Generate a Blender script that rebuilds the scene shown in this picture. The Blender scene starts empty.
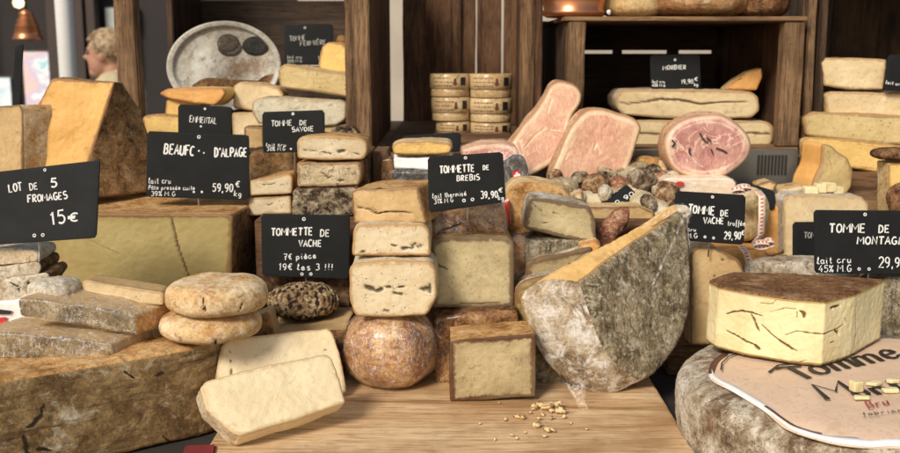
import bpy, bmesh, math, random
import numpy as np
from mathutils import Vector, Matrix, Euler, noise
R = math.radians
C = bpy.context.scene.collection
random.seed(7)
# ---------------------------------------------------------------- camera model (pixels of the 900x453 photograph)
F = 1000.0; CX, CY = 450.0, 226.5; TH = R(10); CAM = Vector((0, 0, 0.42))
ct, st = math.cos(TH), math.sin(TH)
def ray(px, py):
    u = (px-CX)/F; v = (CY-py)/F
    return Vector((u, ct+st*v, -st+ct*v))
def W(px, py, Y):
    d = ray(px, py); return CAM + d*(Y/d.y)
def S(Y, py=250):                      # metres per pixel at depth Y
    return Y/ray(450, py).y/F
def proj(P):                           # (n,3) array -> pixels
    D = P - np.array(CAM)
    fw = D[:,1]*ct - D[:,2]*st; up = D[:,1]*st + D[:,2]*ct
    return CX + F*D[:,0]/fw, CY - F*up/fw
def onplane(px, py, p0, n):
    d = ray(px, py); return CAM + d*((p0-CAM).dot(n)/d.dot(n))
def nrm(yaw, tilt):
    y, t = R(yaw), R(tilt)
    return Vector((math.sin(y)*math.cos(t), -math.cos(y)*math.cos(t), math.sin(t)))
def face(pxs, Y, yaw=0, tilt=0, anchor=None):
    if anchor is None: anchor = (sum(p[0] for p in pxs)/len(pxs), max(p[1] for p in pxs))
    p0 = W(anchor[0], anchor[1], Y); n = nrm(yaw, tilt)
    return [onplane(x, y, p0, n) for x, y in pxs], n
# ---------------------------------------------------------------- materials
class NT:
    def __init__(s, name):
        s.m = bpy.data.materials.new(name); s.m.use_nodes = True
        s.t = s.m.node_tree; s.t.nodes.clear()
        s.out = s.t.nodes.new('ShaderNodeOutputMaterial')
    def n(s, typ, props=None, **ins):
        nd = s.t.nodes.new('ShaderNode'+typ)
        for k, v in (props or {}).items(): setattr(nd, k, v)
        for k, v in ins.items():
            s.set(nd.inputs[k.replace('_', ' ')] if not k[0] == 'i' or not k[1:].isdigit() else nd.inputs[int(k[1:])], v)
        return nd
    def set(s, inp, v):
        if isinstance(v, bpy.types.NodeSocket): s.t.links.new(v, inp)
        elif isinstance(v, tuple) and len(v) == 3 and inp.type == 'RGBA': inp.default_value = (*v, 1)
        else: inp.default_value = v
    def mix(s, f, a, b, mode='MIX'):
        nd = s.t.nodes.new('ShaderNodeMix'); nd.data_type = 'RGBA'; nd.blend_type = mode; nd.clamp_factor = True
        s.set(nd.inputs[0], f); s.set(nd.inputs[6], a); s.set(nd.inputs[7], b); return nd.outputs[2]
    def math(s, op, a, b=0.0, clamp=False):
        nd = s.t.nodes.new('ShaderNodeMath'); nd.operation = op; nd.use_clamp = clamp
        s.set(nd.inputs[0], a); s.set(nd.inputs[1], b); return nd.outputs[0]
    def mr(s, v, a, b, c=0.0, d=1.0):
        nd = s.t.nodes.new('ShaderNodeMapRange'); nd.clamp = True
        for i, x in enumerate((v, a, b, c, d)): s.set(nd.inputs[i], x)
        return nd.outputs[0]
    def coords(s, scale=(1, 1, 1)):
        tc = s.n('TexCoord'); oi = s.n('ObjectInfo')
        r = s.math('MULTIPLY', oi.outputs['Random'], 37.0)
        cb = s.n('CombineXYZ', X=r, Y=r, Z=r)
        a = s.n('VectorMath', {'operation': 'ADD'}, i0=tc.outputs['Object'], i1=cb.outputs[0])
        mp = s.n('Mapping', Vector=a.outputs[0]); mp.inputs['Scale'].default_value = scale
        return mp.outputs[0]
    def noise(s, vec, scale, detail=6, rough=.6, dist=0.0):
        return s.n('TexNoise', Vector=vec, Scale=scale, Detail=float(detail), Roughness=rough, Distortion=dist).outputs['Fac']
    def vor(s, vec, scale, feat='F1'):
        nd = s.n('TexVoronoi', {'feature': feat}, Vector=vec, Scale=scale); return nd.outputs['Distance']
    def ramp(s, f, stops):
        nd = s.n('ValToRGB', Fac=f); e = nd.color_ramp.elements
        while len(e) < len(stops): e.new(.5)
        for x, (p, c) in zip(e, stops): x.position = p; x.color = (*c, 1)
        return nd.outputs[0]
    def attr(s, name): return s.n('Attribute', {'attribute_name': name}).outputs['Fac']
    def bump(s, h, strength, dist=.002, normal=None):
        nd = s.n('Bump', Height=h, Strength=strength, Distance=dist)
        if normal is not None: s.set(nd.inputs['Normal'], normal)
        return nd.outputs[0]
    def bsdf(s, col, rough=.6, normal=None, **kw):
        b = s.n('BsdfPrincipled'); s.set(b.inputs['Base Color'], col); s.set(b.inputs['Roughness'], rough)
        if normal is not None: s.set(b.inputs['Normal'], normal)
        for k, v in kw.items(): s.set(b.inputs[k.replace('_', ' ')], v)
        s.t.links.new(b.outputs[0], s.out.inputs[0]); return b

def paste(name, c1, c2, rim, rimw=.005, holes=0.0, hs=220, hcol=(.12, .07, .03), rough=.5, bump=.25, streak=0.0, veins=None, mott=.5):
    m = NT(name); v = m.coords()
    n1 = m.noise(v, 22, 5); n2 = m.noise(v, 130, 6, .7)
    col = m.mix(m.mr(n1, .35, .68), c1, c2)
    dk = tuple(x*.62 for x in c2)
    col = m.mix(m.math('MULTIPLY', m.mr(n2, .5, .78), mott), col, dk)
    lt = tuple(min(.9, x*1.25+.02) for x in c1)
    n3 = m.noise(v, 420, 3, .6)
    col = m.mix(m.math('MULTIPLY', m.mr(n3, .55, .75), .35), col, lt)
    if streak:
        vs = m.coords((6, 6, 60)); ns = m.noise(vs, 8, 4, .6, .6)
        col = m.mix(m.math('MULTIPLY', m.mr(ns, .55, .75), streak), col, lt)
    h = n2
    if holes:
        vd = m.n('VectorMath', {'operation': 'MULTIPLY_ADD'}, i0=m.n('TexNoise', Vector=v, Scale=300.0).outputs['Color'], i1=(.004, .004, .004), i2=v).outputs[0]
        vo = m.vor(vd, hs); gate = m.mr(m.noise(v, 75, 3), .52, .60)
        hf = m.math('MULTIPLY', m.mr(vo, .30, .16), m.math('MULTIPLY', gate, holes))
        col = m.mix(hf, col, hcol); h = m.math('SUBTRACT', h, m.math('MULTIPLY', hf, 2.2))
    if veins:
        wv = m.noise(v, 60, 6, .7, 1.2); vf = m.mr(m.math('ABSOLUTE', m.math('SUBTRACT', wv, .5)), .025, .0)
        col = m.mix(m.math('MULTIPLY', vf, m.mr(m.noise(v, 40, 3), .45, .6)), col, veins)
    rw = m.math('ADD', m.math('MULTIPLY', m.noise(v, 90, 5, .7), rimw*2.6), -rimw*.4)
    rf = m.n('MapRange', {'interpolation_type': 'SMOOTHSTEP'}, Value=m.attr('rim'), i1=rw, i2=m.math('MULTIPLY', rw, .35), i3=0.0, i4=1.0).outputs[0]
    ch = m.noise(v, 60, 9, .8, .4); chf = m.mr(ch, .575, .63)
    col = m.mix(m.math('MULTIPLY', chf, .5*min(1, mott*2)), col, tuple(x*.55 for x in c2)); h = m.math('SUBTRACT', h, m.math('MULTIPLY', chf, .6))
    uz = m.mr(m.attr('rim'), m.math('MULTIPLY', rw, 3.2), 0.0, 0, .42)
    col = m.mix(uz, col, tuple((c2[i]*.55+rim[i]*.5) for i in range(3)))
    col = m.mix(rf, col, rim)
    kd = m.noise(m.coords((14, 14, 1.5)), 60, 3, .6); h = m.math('ADD', h, m.math('MULTIPLY', kd, .6))
    big = m.noise(v, 9, 3, .5); col = m.mix(m.math('MULTIPLY', m.mr(big, .48, .66), .35), col, tuple(c2[i]*.78 for i in range(3)))
    ck = m.attr('crk'); col = m.mix(m.math('MULTIPLY', m.mr(ck, .05, .45), .75), col, tuple(c1[i]*.30+hcol[i]*.9 for i in range(3))); col = m.mix(m.mr(ck, .40, .9), col, hcol)
    b = m.bump(h, bump*1.35, .0022)
    m.bsdf(col, rough, b, Subsurface_Weight=.08, Subsurface_Radius=(.012, .008, .004), Subsurface_Scale=.6, Specular_IOR_Level=.35)
    return m.m

def rind(name, stops, scale=28, patch=None, pth=(.52, .66), specks=None, bump=.6, rough=.85, streak=None, fine=260, sc=(1, 1, 1), crk=(.03, .02, .012), shine=0.0, scratch=None):
    m = NT(name); v = m.coords(sc)
    n1 = m.noise(v, scale, 9, .72, .5)
    k = len(stops); col = m.ramp(n1, [(.37+.27*i/(k-1), c) for i, c in enumerate(stops)])
    nm = m.noise(v, scale*4.5, 7, .75, .8)
    col = m.mix(m.math('MULTIPLY', m.mr(nm, .53, .64), .7), col, tuple(x*.5 for x in stops[0]))
    col = m.mix(m.math('MULTIPLY', m.mr(nm, .45, .36), .55), col, tuple(min(.9, x*1.15) for x in stops[-1]))
    n2 = m.noise(v, fine, 6, .75)
    col = m.mix(m.math('MULTIPLY', m.mr(n2, .50, .70), .55), col, tuple(x*.42 for x in stops[0]))
    col = m.mix(m.math('MULTIPLY', m.mr(n2, .44, .30), .35), col, tuple(min(.9, x*1.35) for x in stops[-1]))
    if patch:
        np_ = m.noise(v, scale*1.7, 10, .78, .5)
        col = m.mix(m.mr(np_, pth[0], pth[1]), col, patch)
    if specks:
        vo = m.vor(v, 330); col = m.mix(m.math('MULTIPLY', m.mr(vo, .28, .18), m.mr(m.noise(v, 60, 3), .45, .55)), col, specks)
    if streak:
        s2 = m.coords(streak[0]); ns = m.noise(s2, 30, 6, .7, .3); col = m.mix(m.mr(ns, .52, .66), col, streak[1])
    if scratch:
        for (rx_, ry_, rz_), sc_ in (((0, R(38), R(30)), 150), ((0, R(60), R(30)), 110), ((0, R(-20), R(30)), 90)):
            mp = m.n('Mapping', Vector=v); mp.inputs['Rotation'].default_value = (rx_, ry_, rz_)
            mp2 = m.n('Mapping', Vector=mp.outputs[0]); mp2.inputs['Scale'].default_value = (.05, 1, 1)
            ns = m.noise(mp2.outputs[0], sc_, 3, .6); col = m.mix(m.math('MULTIPLY', m.mr(ns, .60, .68), .55), col, scratch)
    col = m.mix(m.mr(m.attr('crk'), .25, .75), col, crk)
    h = m.math('ADD', m.math('ADD', n1, m.math('MULTIPLY', nm, .9)), m.math('MULTIPLY', n2, .5))
    kw = dict(Specular_IOR_Level=.25)
    if shine: kw.update(Coat_Weight=shine, Coat_Roughness=.22)
    m.bsdf(col, rough, m.bump(h, bump, .004), **kw)
    return m.m

def wood(name, c1, c2, dark, axis=2, scale=9, bump=.4, rough=.75, knots=True):
    m = NT(name); sc = [1.0, 1.0, 1.0]; sc[axis] = .075; v = m.coords(tuple(sc))
    n1 = m.noise(v, scale*6, 8, .65, .8); n2 = m.noise(v, scale*40, 5, .7)
    n3 = m.noise(m.coords(), 9, 4)
    col = m.ramp(n1, [(.34, dark), (.44, c1), (.56, c2), (.68, c1)])
    sc2 = [1.0, 1.0, 1.0]; sc2[axis] = .03; n4 = m.noise(m.coords(tuple(sc2)), scale*95, 4, .8)
    col = m.mix(m.math('MULTIPLY', m.mr(n2, .50, .64), .75), col, dark)
    col = m.mix(m.math('MULTIPLY', m.mr(n4, .52, .66), .6), col, tuple(x*.6 for x in dark))
    col = m.mix(m.math('MULTIPLY', m.mr(n4, .46, .34), .4), col, tuple(min(.9, x*1.35) for x in c2))
    col = m.mix(m.math('MULTIPLY', m.mr(n3, .46, .64), .55), col, dark)
    n5 = m.noise(m.coords(), 33, 7, .75, .6); col = m.mix(m.math('MULTIPLY', m.mr(n5, .56, .68), .5), col, dark)
    n2 = m.math('ADD', n2, n4)
    h = m.math('ADD', n1, m.math('MULTIPLY', n2, .7))
    m.bsdf(col, rough, m.bump(h, bump, .002), Specular_IOR_Level=.3)
    return m.m

def plain(name, col, rough=.6, var=.25, scale=60, bump=.1, metal=0.0, **kw):
    m = NT(name); v = m.coords(); n1 = m.noise(v, scale, 6, .65)
    c = m.mix(m.math('MULTIPLY', m.mr(n1, .35, .7), var), col, tuple(x*.45 for x in col))
    m.bsdf(c, rough, m.bump(n1, bump, .002), Metallic=metal, **kw); return m.m

M = {}
M['cream'] = paste('cream_paste', (.70, .60, .41), (.61, .49, .30), (.40, .25, .11), .003, holes=.9, hs=260, hcol=(.10, .07, .04), mott=.35)
M['blocks'] = paste('pale_slab_paste', (.86, .73, .48), (.80, .65, .39), (.60, .45, .25), .0025, mott=.22, bump=.3)
M['olive'] = paste('beaufort_paste', (.42, .34, .145), (.35, .27, .10), (.20, .11, .04), .005, mott=.22, bump=.12, streak=.15)
M['hero'] = paste('holey_yellow_paste', (.80, .70, .42), (.71, .58, .31), (.36, .26, .09), .0028, mott=.15, bump=.12, hcol=(.16, .085, .02))
M['rustic'] = paste('rustic_paste', (.50, .41, .23), (.36, .27, .135), (.10, .045, .018), .008, mott=.6, streak=.6, bump=.4)  # pale paste streaks, strengthened to stand in for film highlights
M['grey_edge'] = paste('grey_rimmed_paste', (.60, .51, .31), (.42, .34, .17), (.15, .10, .055), .006, holes=.5, mott=.55)
M['golden'] = paste('golden_paste', (.72, .42, .12), (.60, .33, .08), (.30, .15, .05), .003, mott=.3, streak=.2)
M['yellow'] = paste('yellow_paste', (.80, .56, .20), (.72, .46, .14), (.36, .20, .07), .0025, holes=.35, mott=.25)
M['orange'] = paste('orange_paste', (.78, .46, .16), (.70, .35, .10), (.40, .18, .06), .003, mott=.3)
M['tan'] = paste('tan_paste', (.62, .44, .22), (.50, .33, .14), (.22, .12, .05), .003, mott=.4, holes=.3)
M['pale'] = paste('pale_paste', (.76, .62, .38), (.66, .50, .27), (.42, .28, .14), .003, holes=.4, mott=.3)
M['blue'] = paste('blue_cheese_paste', (.68, .62, .46), (.58, .52, .36), (.36, .28, .16), .003, veins=(.07, .09, .07), mott=.4)
M['spotted'] = paste('spotted_paste', (.66, .52, .26), (.56, .42, .18), (.34, .22, .10), .004, holes=1.0, hs=190, hcol=(.10, .08, .04), mott=.4)
M['morbier'] = paste('morbier_paste', (.70, .57, .34), (.61, .47, .26), (.40, .26, .13), .005, mott=.5)
M['tomsav'] = paste('crumbly_paste', (.74, .62, .42), (.60, .47, .28), (.30, .17, .08), .004, veins=(.14, .08, .04), mott=.5, bump=.7)
M['slabtop'] = paste('wrapped_slab_top', (.46, .33, .165), (.34, .23, .11), (.16, .09, .04), .002, mott=.5, bump=.3)
M['cube'] = paste('cube_paste', (.80, .70, .42), (.71, .58, .31), (.7, .58, .31), .0001, mott=.15)
M['crumb'] = paste('crumb_paste', (.78, .60, .33), (.68, .46, .22), (.65, .45, .2), .0001, mott=.4)
M['r_brown'] = rind('brown_rind', [(.06, .032, .015), (.17, .09, .035), (.30, .17, .07), (.42, .28, .14)], 26, patch=(.42, .36, .27), pth=(.60, .72))
M['r_beaufort'] = rind('beaufort_rind', [(.13, .075, .03), (.24, .15, .06), (.34, .225, .10), (.44, .31, .165)], 12, patch=(.52, .46, .33), pth=(.54, .66), streak=((.5, .5, 4), (.10, .055, .024)), bump=.5)
M['r_btop'] = rind('orange_brown_rind', [(.26, .12, .035), (.42, .22, .075), (.55, .33, .13), (.62, .42, .21)], 26, bump=.4)
M['r_grey'] = rind('grey_mould_rind', [(.10, .072, .036), (.21, .162, .09), (.32, .26, .155), (.46, .39, .265)], 34, scratch=(.62, .56, .44), patch=(.52, .46, .35), pth=(.54, .66), streak=((6, 3, .7), (.065, .052, .034)), bump=.9, specks=(.03, .025, .02))
M['r_greywhite'] = rind('white_grey_rind', [(.14, .085, .045), (.36, .28, .18), (.56, .49, .38), (.72, .67, .58)], 20, patch=(.17, .085, .035), pth=(.57, .66), bump=.7, specks=(.08, .06, .04))
M['r_wrapside'] = rind('wrapped_side_rind', [(.13, .085, .045), (.30, .22, .13), (.44, .35, .24), (.60, .53, .42)], 26, patch=(.66, .63, .57), pth=(.50, .60), bump=.6)
M['r_orange'] = rind('orange_rind', [(.42, .21, .075), (.56, .35, .15), (.64, .45, .23), (.71, .55, .34)], 20, patch=(.78, .67, .49), pth=(.50, .66), bump=.4)
M['r_tomme'] = rind('wrapped_tomme_rind', [(.15, .06, .022), (.31, .145, .055), (.46, .26, .11), (.60, .42, .23)], 22, patch=(.68, .55, .38), pth=(.56, .68), bump=.5, streak=((1, 1, 7), (.24, .11, .05)), shine=.5)
M['r_gold'] = rind('golden_rind', [(.40, .24, .09), (.58, .40, .18), (.66, .49, .26), (.72, .58, .36)], 22, patch=(.72, .62, .45), pth=(.56, .7), bump=.35)
M['r_pale'] = rind('pale_rind', [(.42, .30, .17), (.56, .44, .28), (.64, .53, .37), (.72, .63, .48)], 24, patch=(.36, .22, .10), pth=(.60, .72), bump=.5)
M['r_white'] = rind('bloomy_white_rind', [(.38, .28, .17), (.56, .48, .36), (.66, .60, .48), (.74, .69, .58)], 30, patch=(.42, .26, .12), pth=(.60, .74), bump=.7)
M['r_mott'] = rind('black_mottled_rind', [(.02, .012, .008), (.06, .03, .015), (.42, .33, .20), (.70, .60, .44)], 55, bump=1.2)
M['r_slabside'] = rind('wrapped_slab_side', [(.09, .06, .025), (.20, .145, .07), (.32, .24, .13), (.46, .38, .24)], 26, patch=(.16, .08, .03), pth=(.55, .66), bump=.5, shine=.7)
M['r_redbrown'] = rind('red_brown_rind', [(.055, .022, .012), (.15, .065, .028), (.27, .13, .055), (.40, .24, .12)], 42, patch=(.34, .27, .17), pth=(.62, .74), bump=.9, specks=(.4, .35, .26))
M['r_dark'] = rind('dark_rind', [(.03, .016, .009), (.09, .045, .02), (.18, .10, .045), (.28, .19, .10)], 36, patch=(.40, .34, .24), pth=(.60, .72), bump=.8)
M['r_dkwrap'] = rind('dark_orange_rind', [(.07, .026, .012), (.20, .085, .03), (.36, .18, .06), (.50, .33, .17)], 30, patch=(.55, .45, .32), pth=(.60, .70), bump=.8, shine=.8)
def ham_mat(name, c1, c2, fat, vein):
    m = NT(name); v = m.coords(); big = m.noise(v, 14, 5, .6, .8); fib = m.noise(m.coords((3, 3, 1)), 70, 6, .7, 1.0)
    col = m.mix(m.mr(big, .40, .62), c1, c2)
    col = m.mix(m.math('MULTIPLY', m.mr(fib, .48, .68), .55), col, tuple(min(.9, x*1.3+.06) for x in c1))
    n4 = m.noise(v, 17, 4, .55, 1.5); vf = m.mr(m.math('ABSOLUTE', m.math('SUBTRACT', n4, .5)), .022, .004)
    col = m.mix(m.math('MULTIPLY', vf, vein), col, fat)
    n5 = m.noise(v, 45, 5, .6, 2.0); vf2 = m.mr(m.math('ABSOLUTE', m.math('SUBTRACT', n5, .5)), .02, .0)
    col = m.mix(m.math('MULTIPLY', vf2, .35), col, fat)
    rw = m.math('ADD', m.math('MULTIPLY', m.noise(v, 50, 4, .6), .016), -.002)
    rf = m.mr(m.attr('rim'), rw, m.math('MULTIPLY', rw, .4)); col = m.mix(rf, col, fat)
    rf2 = m.mr(m.attr('rim'), .003, .0005); col = m.mix(rf2, col, (.42, .22, .11))
    col = m.mix(m.mr(m.attr('crk'), .2, .8), col, fat)
    m.bsdf(col, .42, m.bump(m.math('ADD', fib, m.math('MULTIPLY', n5, .6)), .5, .003), Coat_Weight=.35, Coat_Roughness=.3, Subsurface_Weight=.12, Subsurface_Radius=(.012, .004, .003), Subsurface_Scale=.5); return m.m
M['ham'] = ham_mat('ham_meat', (.58, .33, .20), (.47, .20, .12), (.70, .52, .33), .4)
M['ham_red'] = ham_mat('cured_ham_meat', (.50, .25, .20), (.34, .11, .09), (.74, .54, .40), .9)
M['r_skin'] = rind('ham_skin', [(.40, .19, .09), (.55, .31, .17), (.64, .42, .26), (.70, .50, .34)], 20, bump=.3, rough=.5)
M['saus_grey'] = rind('grey_sausage_skin', [(.20, .12, .055), (.40, .29, .16), (.56, .45, .28), (.72, .64, .48)], 50, bump=.8, patch=(.14, .07, .03), pth=(.55, .63))
M['saus_brown'] = rind('brown_sausage_skin', [(.07, .028, .012), (.24, .11, .045), (.42, .25, .12), (.66, .53, .36)], 50, patch=(.68, .58, .42), pth=(.56, .64), bump=1.0)
M['saus_red'] = rind('red_sausage_skin', [(.10, .025, .015), (.24, .08, .04), (.38, .18, .10), (.60, .46, .32)], 50, patch=(.62, .50, .36), pth=(.58, .66), bump=.7)
M['nutty'] = rind('nut_crust', [(.04, .02, .012), (.16, .09, .045), (.50, .39, .25), (.74, .66, .52)], 60, bump=1.3)
M['board'] = wood('board_wood', (.60, .39, .20), (.74, .54, .32), (.30, .155, .06), 0, 5, .45, .6)
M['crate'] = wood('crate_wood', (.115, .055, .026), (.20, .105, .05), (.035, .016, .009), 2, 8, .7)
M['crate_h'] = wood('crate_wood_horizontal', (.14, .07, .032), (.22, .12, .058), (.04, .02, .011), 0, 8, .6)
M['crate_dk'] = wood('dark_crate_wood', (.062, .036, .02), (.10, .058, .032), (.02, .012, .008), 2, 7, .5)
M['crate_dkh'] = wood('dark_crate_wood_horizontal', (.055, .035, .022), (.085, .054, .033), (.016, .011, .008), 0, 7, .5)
M['post'] = wood('post_wood', (.17, .095, .045), (.29, .175, .09), (.04, .021, .010), 2, 8, .9)
M['post_h'] = wood('post_wood_horizontal', (.22, .13, .062), (.30, .18, .09), (.08, .042, .02), 0, 8, .7)
M['slate'] = plain('slate', (.012, .013, .0135), .7, .75, 26, .15, Specular_IOR_Level=.2)
M['slate_grey'] = plain('worn_slate', (.017, .0185, .020), .7, .7, 30, .2, Specular_IOR_Level=.25)
M['chalk'] = plain('chalk', (.82, .83, .80), .9, .35, 900, .3)
M['chalk_dim'] = plain('faded_chalk', (.42, .42, .38), .9, .5, 900, .3)
M['metal'] = plain('grey_metal', (.20, .20, .19), .38, .3, 30, .05, .7)
M['steel'] = plain('steel_pin', (.6, .6, .58), .3, .1, 30, .05, .9)
M['copper'] = plain('copper', (.52, .22, .11), .32, .3, 25, .1, .85)
M['white'] = plain('white_paint', (.68, .68, .66), .6, .1, 30, .05)
M['paper'] = plain('white_paper', (.80, .79, .77), .6, .08, 40, .15)
M['red'] = plain('red_print', (.52, .035, .03), .5, .2, 60, .1)
M['ink'] = plain('black_ink', (.018, .014, .012), .6, .2, 200, .05)
M['inkred'] = plain('red_ink', (.38, .06, .045), .6, .2, 200, .05)
M['dkbrown'] = plain('brown_print', (.12, .045, .025), .6, .25, 100, .1)
M['cloth'] = plain('dark_cloth', (.030, .024, .02), .9, .4, 30, .3)
M['redcloth'] = plain('red_cloth', (.20, .018, .018), .85, .4, 60, .4)
M['char'] = plain('dark_charcoal', (.05, .045, .04), .9, .5, 120, .5)

def film_mat():
    m = NT('clear_film'); v = m.coords((1, 1.0, 1)); v2 = m.coords((4.5, 1.6, .9))
    n1 = m.noise(v2, 26, 5, .65, 1.4); n2 = m.noise(v, 75, 4, .6, 2.0)
    h = m.math('ADD', n1, m.math('MULTIPLY', n2, .35))
    b = m.bump(h, .7, .006)
    gl = m.n('BsdfGlossy', Color=(.55, .54, .52), Roughness=.20, Normal=b)
    tr = m.n('BsdfTransparent'); df = m.n('BsdfDiffuse', Color=(.86, .88, .90))
    lw = m.n('LayerWeight', Blend=.35, Normal=b)
    crease_glint = m.mr(m.math('ABSOLUTE', m.math('SUBTRACT', n1, .5)), .020, .0, 0, .55)  # white diffuse lines stand for the glare along the film folds
    n3 = m.noise(m.coords((1.5, 4, 6)), 30, 3, .5, 2.5); c2_ = m.mr(m.math('ABSOLUTE', m.math('SUBTRACT', n3, .5)), .014, .0, 0, .5)
    crease_glint = m.math('MULTIPLY', m.math('ADD', crease_glint, c2_, True), m.mr(n2, .46, .58))
    mx = m.n('MixShader', i0=crease_glint, i1=tr.outputs[0], i2=df.outputs[0])
    f = m.math('ADD', m.math('MULTIPLY', lw.outputs['Fresnel'], .45), .11, True)
    g0 = m.n('MixShader', i0=f, i2=gl.outputs[0])
    mx2 = m.n('AddShader', i0=mx.outputs[0], i1=g0.outputs[0])
    m.t.links.new(mx2.outputs[0], m.out.inputs[0]); return m.m
M['film'] = film_mat()

def top_paper():
    m = NT('printed_paper'); v = m.coords(); n = m.noise(v, 20, 5); n2 = m.noise(v, 240, 4, .7)
    col = m.mix(m.mr(n, .35, .7), (.70, .52, .37), (.64, .45, .31)); col = m.mix(m.math('MULTIPLY', m.mr(n2, .56, .70), .6), col, (.36, .2, .1)); n3 = m.noise(v, 34, 7, .75, .8); col = m.mix(m.math('MULTIPLY', m.mr(n3, .54, .66), .45), col, (.46, .30, .17))
    m.bsdf(col, .65, m.bump(n, .3, .006)); return m.m
M['label'] = top_paper()
def gingham():
    m = NT('gingham'); uv = m.n('TexCoord').outputs['UV']; sx = m.n('SeparateXYZ', Vector=uv)
    a = m.math('GREATER_THAN', m.math('FRACT', sx.outputs[0]), .42); b = m.math('GREATER_THAN', m.math('ABSOLUTE', m.math('SUBTRACT', sx.outputs[1], .5)), .22)
    c = m.math('MULTIPLY', m.math('SUBTRACT', 1.0, a), m.math('SUBTRACT', 1.0, b))
    m.bsdf(m.mix(c, (.74, .62, .5), (.60, .09, .05)), .8); return m.m
M['gingham'] = gingham()
# ---------------------------------------------------------------- object helpers
def tag(o, label=None, cat=None, group=None, kind=None):
    if label: o['label'] = label
    if cat: o['category'] = cat
    if group: o['group'] = group
    if kind: o['kind'] = kind
    return o
def empty(name, loc, label, cat, group=None):
    o = bpy.data.objects.new(name, None); C.objects.link(o); o.location = loc; o.empty_display_size = .02
    return tag(o, label, cat, group)
def mkobj(name, verts, faces, mats, midx=None, parent=None, smooth=True, origin=None, attrs=None, uvs=None):
    V = np.asarray(verts, dtype=float)
    if origin is None:
        origin = np.array([(V[:,0].min()+V[:,0].max())/2, (V[:,1].min()+V[:,1].max())/2, V[:,2].min()])
    me = bpy.data.meshes.new(name); me.from_pydata((V-origin).tolist(), [], faces)
    for m in mats: me.materials.append(m)
    if midx is not None: me.polygons.foreach_set('material_index', np.asarray(midx, dtype=np.int32))
    if smooth: me.polygons.foreach_set('use_smooth', [True]*len(me.polygons))
    for k, a in (attrs or {}).items():
        at = me.attributes.new(k, 'FLOAT', 'POINT'); at.data.foreach_set('value', np.asarray(a, dtype=np.float32))
    if uvs is not None:
        ul = me.uv_layers.new(name='UVMap')
        for p in me.polygons:
            for li in p.loop_indices: ul.data[li].uv = uvs[me.loops[li].vertex_index]
    me.update()
    o = bpy.data.objects.new(name, me); C.objects.link(o)
    o.location = origin
    if parent is not None:
        o.parent = parent; q = parent; wl = Vector((0, 0, 0))
        while q is not None: wl += q.location; q = q.parent
        o.location = Vector(origin) - wl
    return o

def crackfield(V, N, cracks, pos):
    crk = np.zeros(len(V)); disp = np.zeros(len(V))
    if not cracks: return crk, disp
    px, py = proj(V); cam = np.array(CAM)
    facing = ((cam - V)*N).sum(1) > 0
    jit = np.array([noise.noise(Vector(p)*260)*1.0 for p in V])
    for pl, w, dep in cracks:
        if len(pl) == 1: pl = pl+[(pl[0][0]+.01, pl[0][1])]
        d = np.full(len(V), 1e9); m_ = len(pl)-1; arcv = np.zeros(len(V))
        for si, ((x0, y0), (x1, y1)) in enumerate(zip(pl[:-1], pl[1:])):
            L2 = (x1-x0)**2+(y1-y0)**2+1e-9
            t = np.clip(((px-x0)*(x1-x0)+(py-y0)*(y1-y0))/L2, 0, 1)
            dd = np.hypot(px-x0-t*(x1-x0), py-y0-t*(y1-y0)); arcv = np.where(dd < d, (si+t)/m_, arcv); d = np.minimum(d, dd)
        we = w*(.8+jit*.9)
        if m_ > 1: we = we*(.35+.75*np.sin(np.pi*arcv)**.7)
        we = np.maximum(we, .5*w if w < 1.7 else .15*w)
        k = np.clip(1.3 - (d+jit*w*.25)/we, 0, 1)*facing
        k = k*k*(3-2*k)
        crk = np.maximum(crk, k*(1 if dep > 0 else .0)); disp = np.maximum(disp, k*dep)
    return crk, disp

def finish(name, V, faces, midx, mats, rim, amp, scale, famp, fscale, seed, cracks, parent, wrap, grow=0.0, low=None):
    me = bpy.data.meshes.new('tmp'); me.from_pydata(V.tolist(), [], faces)
    bm = bmesh.new(); bm.from_mesh(me); bmesh.ops.recalc_face_normals(bm, faces=bm.faces); bm.to_mesh(me); bm.free()
    N = np.zeros((len(V), 3)); me.vertices.foreach_get('co', N.ravel())
    vn = np.empty(len(V)*3); me.vertex_normals.foreach_get('vector', vn); N = vn.reshape(-1, 3)
    faces = [tuple(p.vertices) for p in me.polygons]
    bpy.data.meshes.remove(me)
    sd = Vector((seed*3.17, seed*1.31, seed*2.11))
    D = np.empty(len(V))
    for i, p in enumerate(V):
        q = Vector(p)
        a = noise.noise(q*scale+sd)*amp
        if famp: a += (noise.noise(q*fscale+sd)+.5*noise.noise(q*fscale*2.3+sd))*famp
        D[i] = a
    crk, cd = crackfield(V, N, cracks, None)
    V2 = V + N*(D-cd)[:, None]
    o = mkobj(name, V2, faces, mats, midx, parent, attrs={'rim': rim, 'crk': crk})
    if wrap:
        off = np.array([noise.noise(Vector(p)*45+sd)*.0012+abs(noise.noise(Vector((p[0]*120, p[1]*120, p[2]*35))+sd))*.0016 for p in V])
        V3 = V + N*(D+.0012+off)[:, None]
        w = mkobj('plastic_wrap', V3, faces, [M['film']], None, o)
    return o

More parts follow.
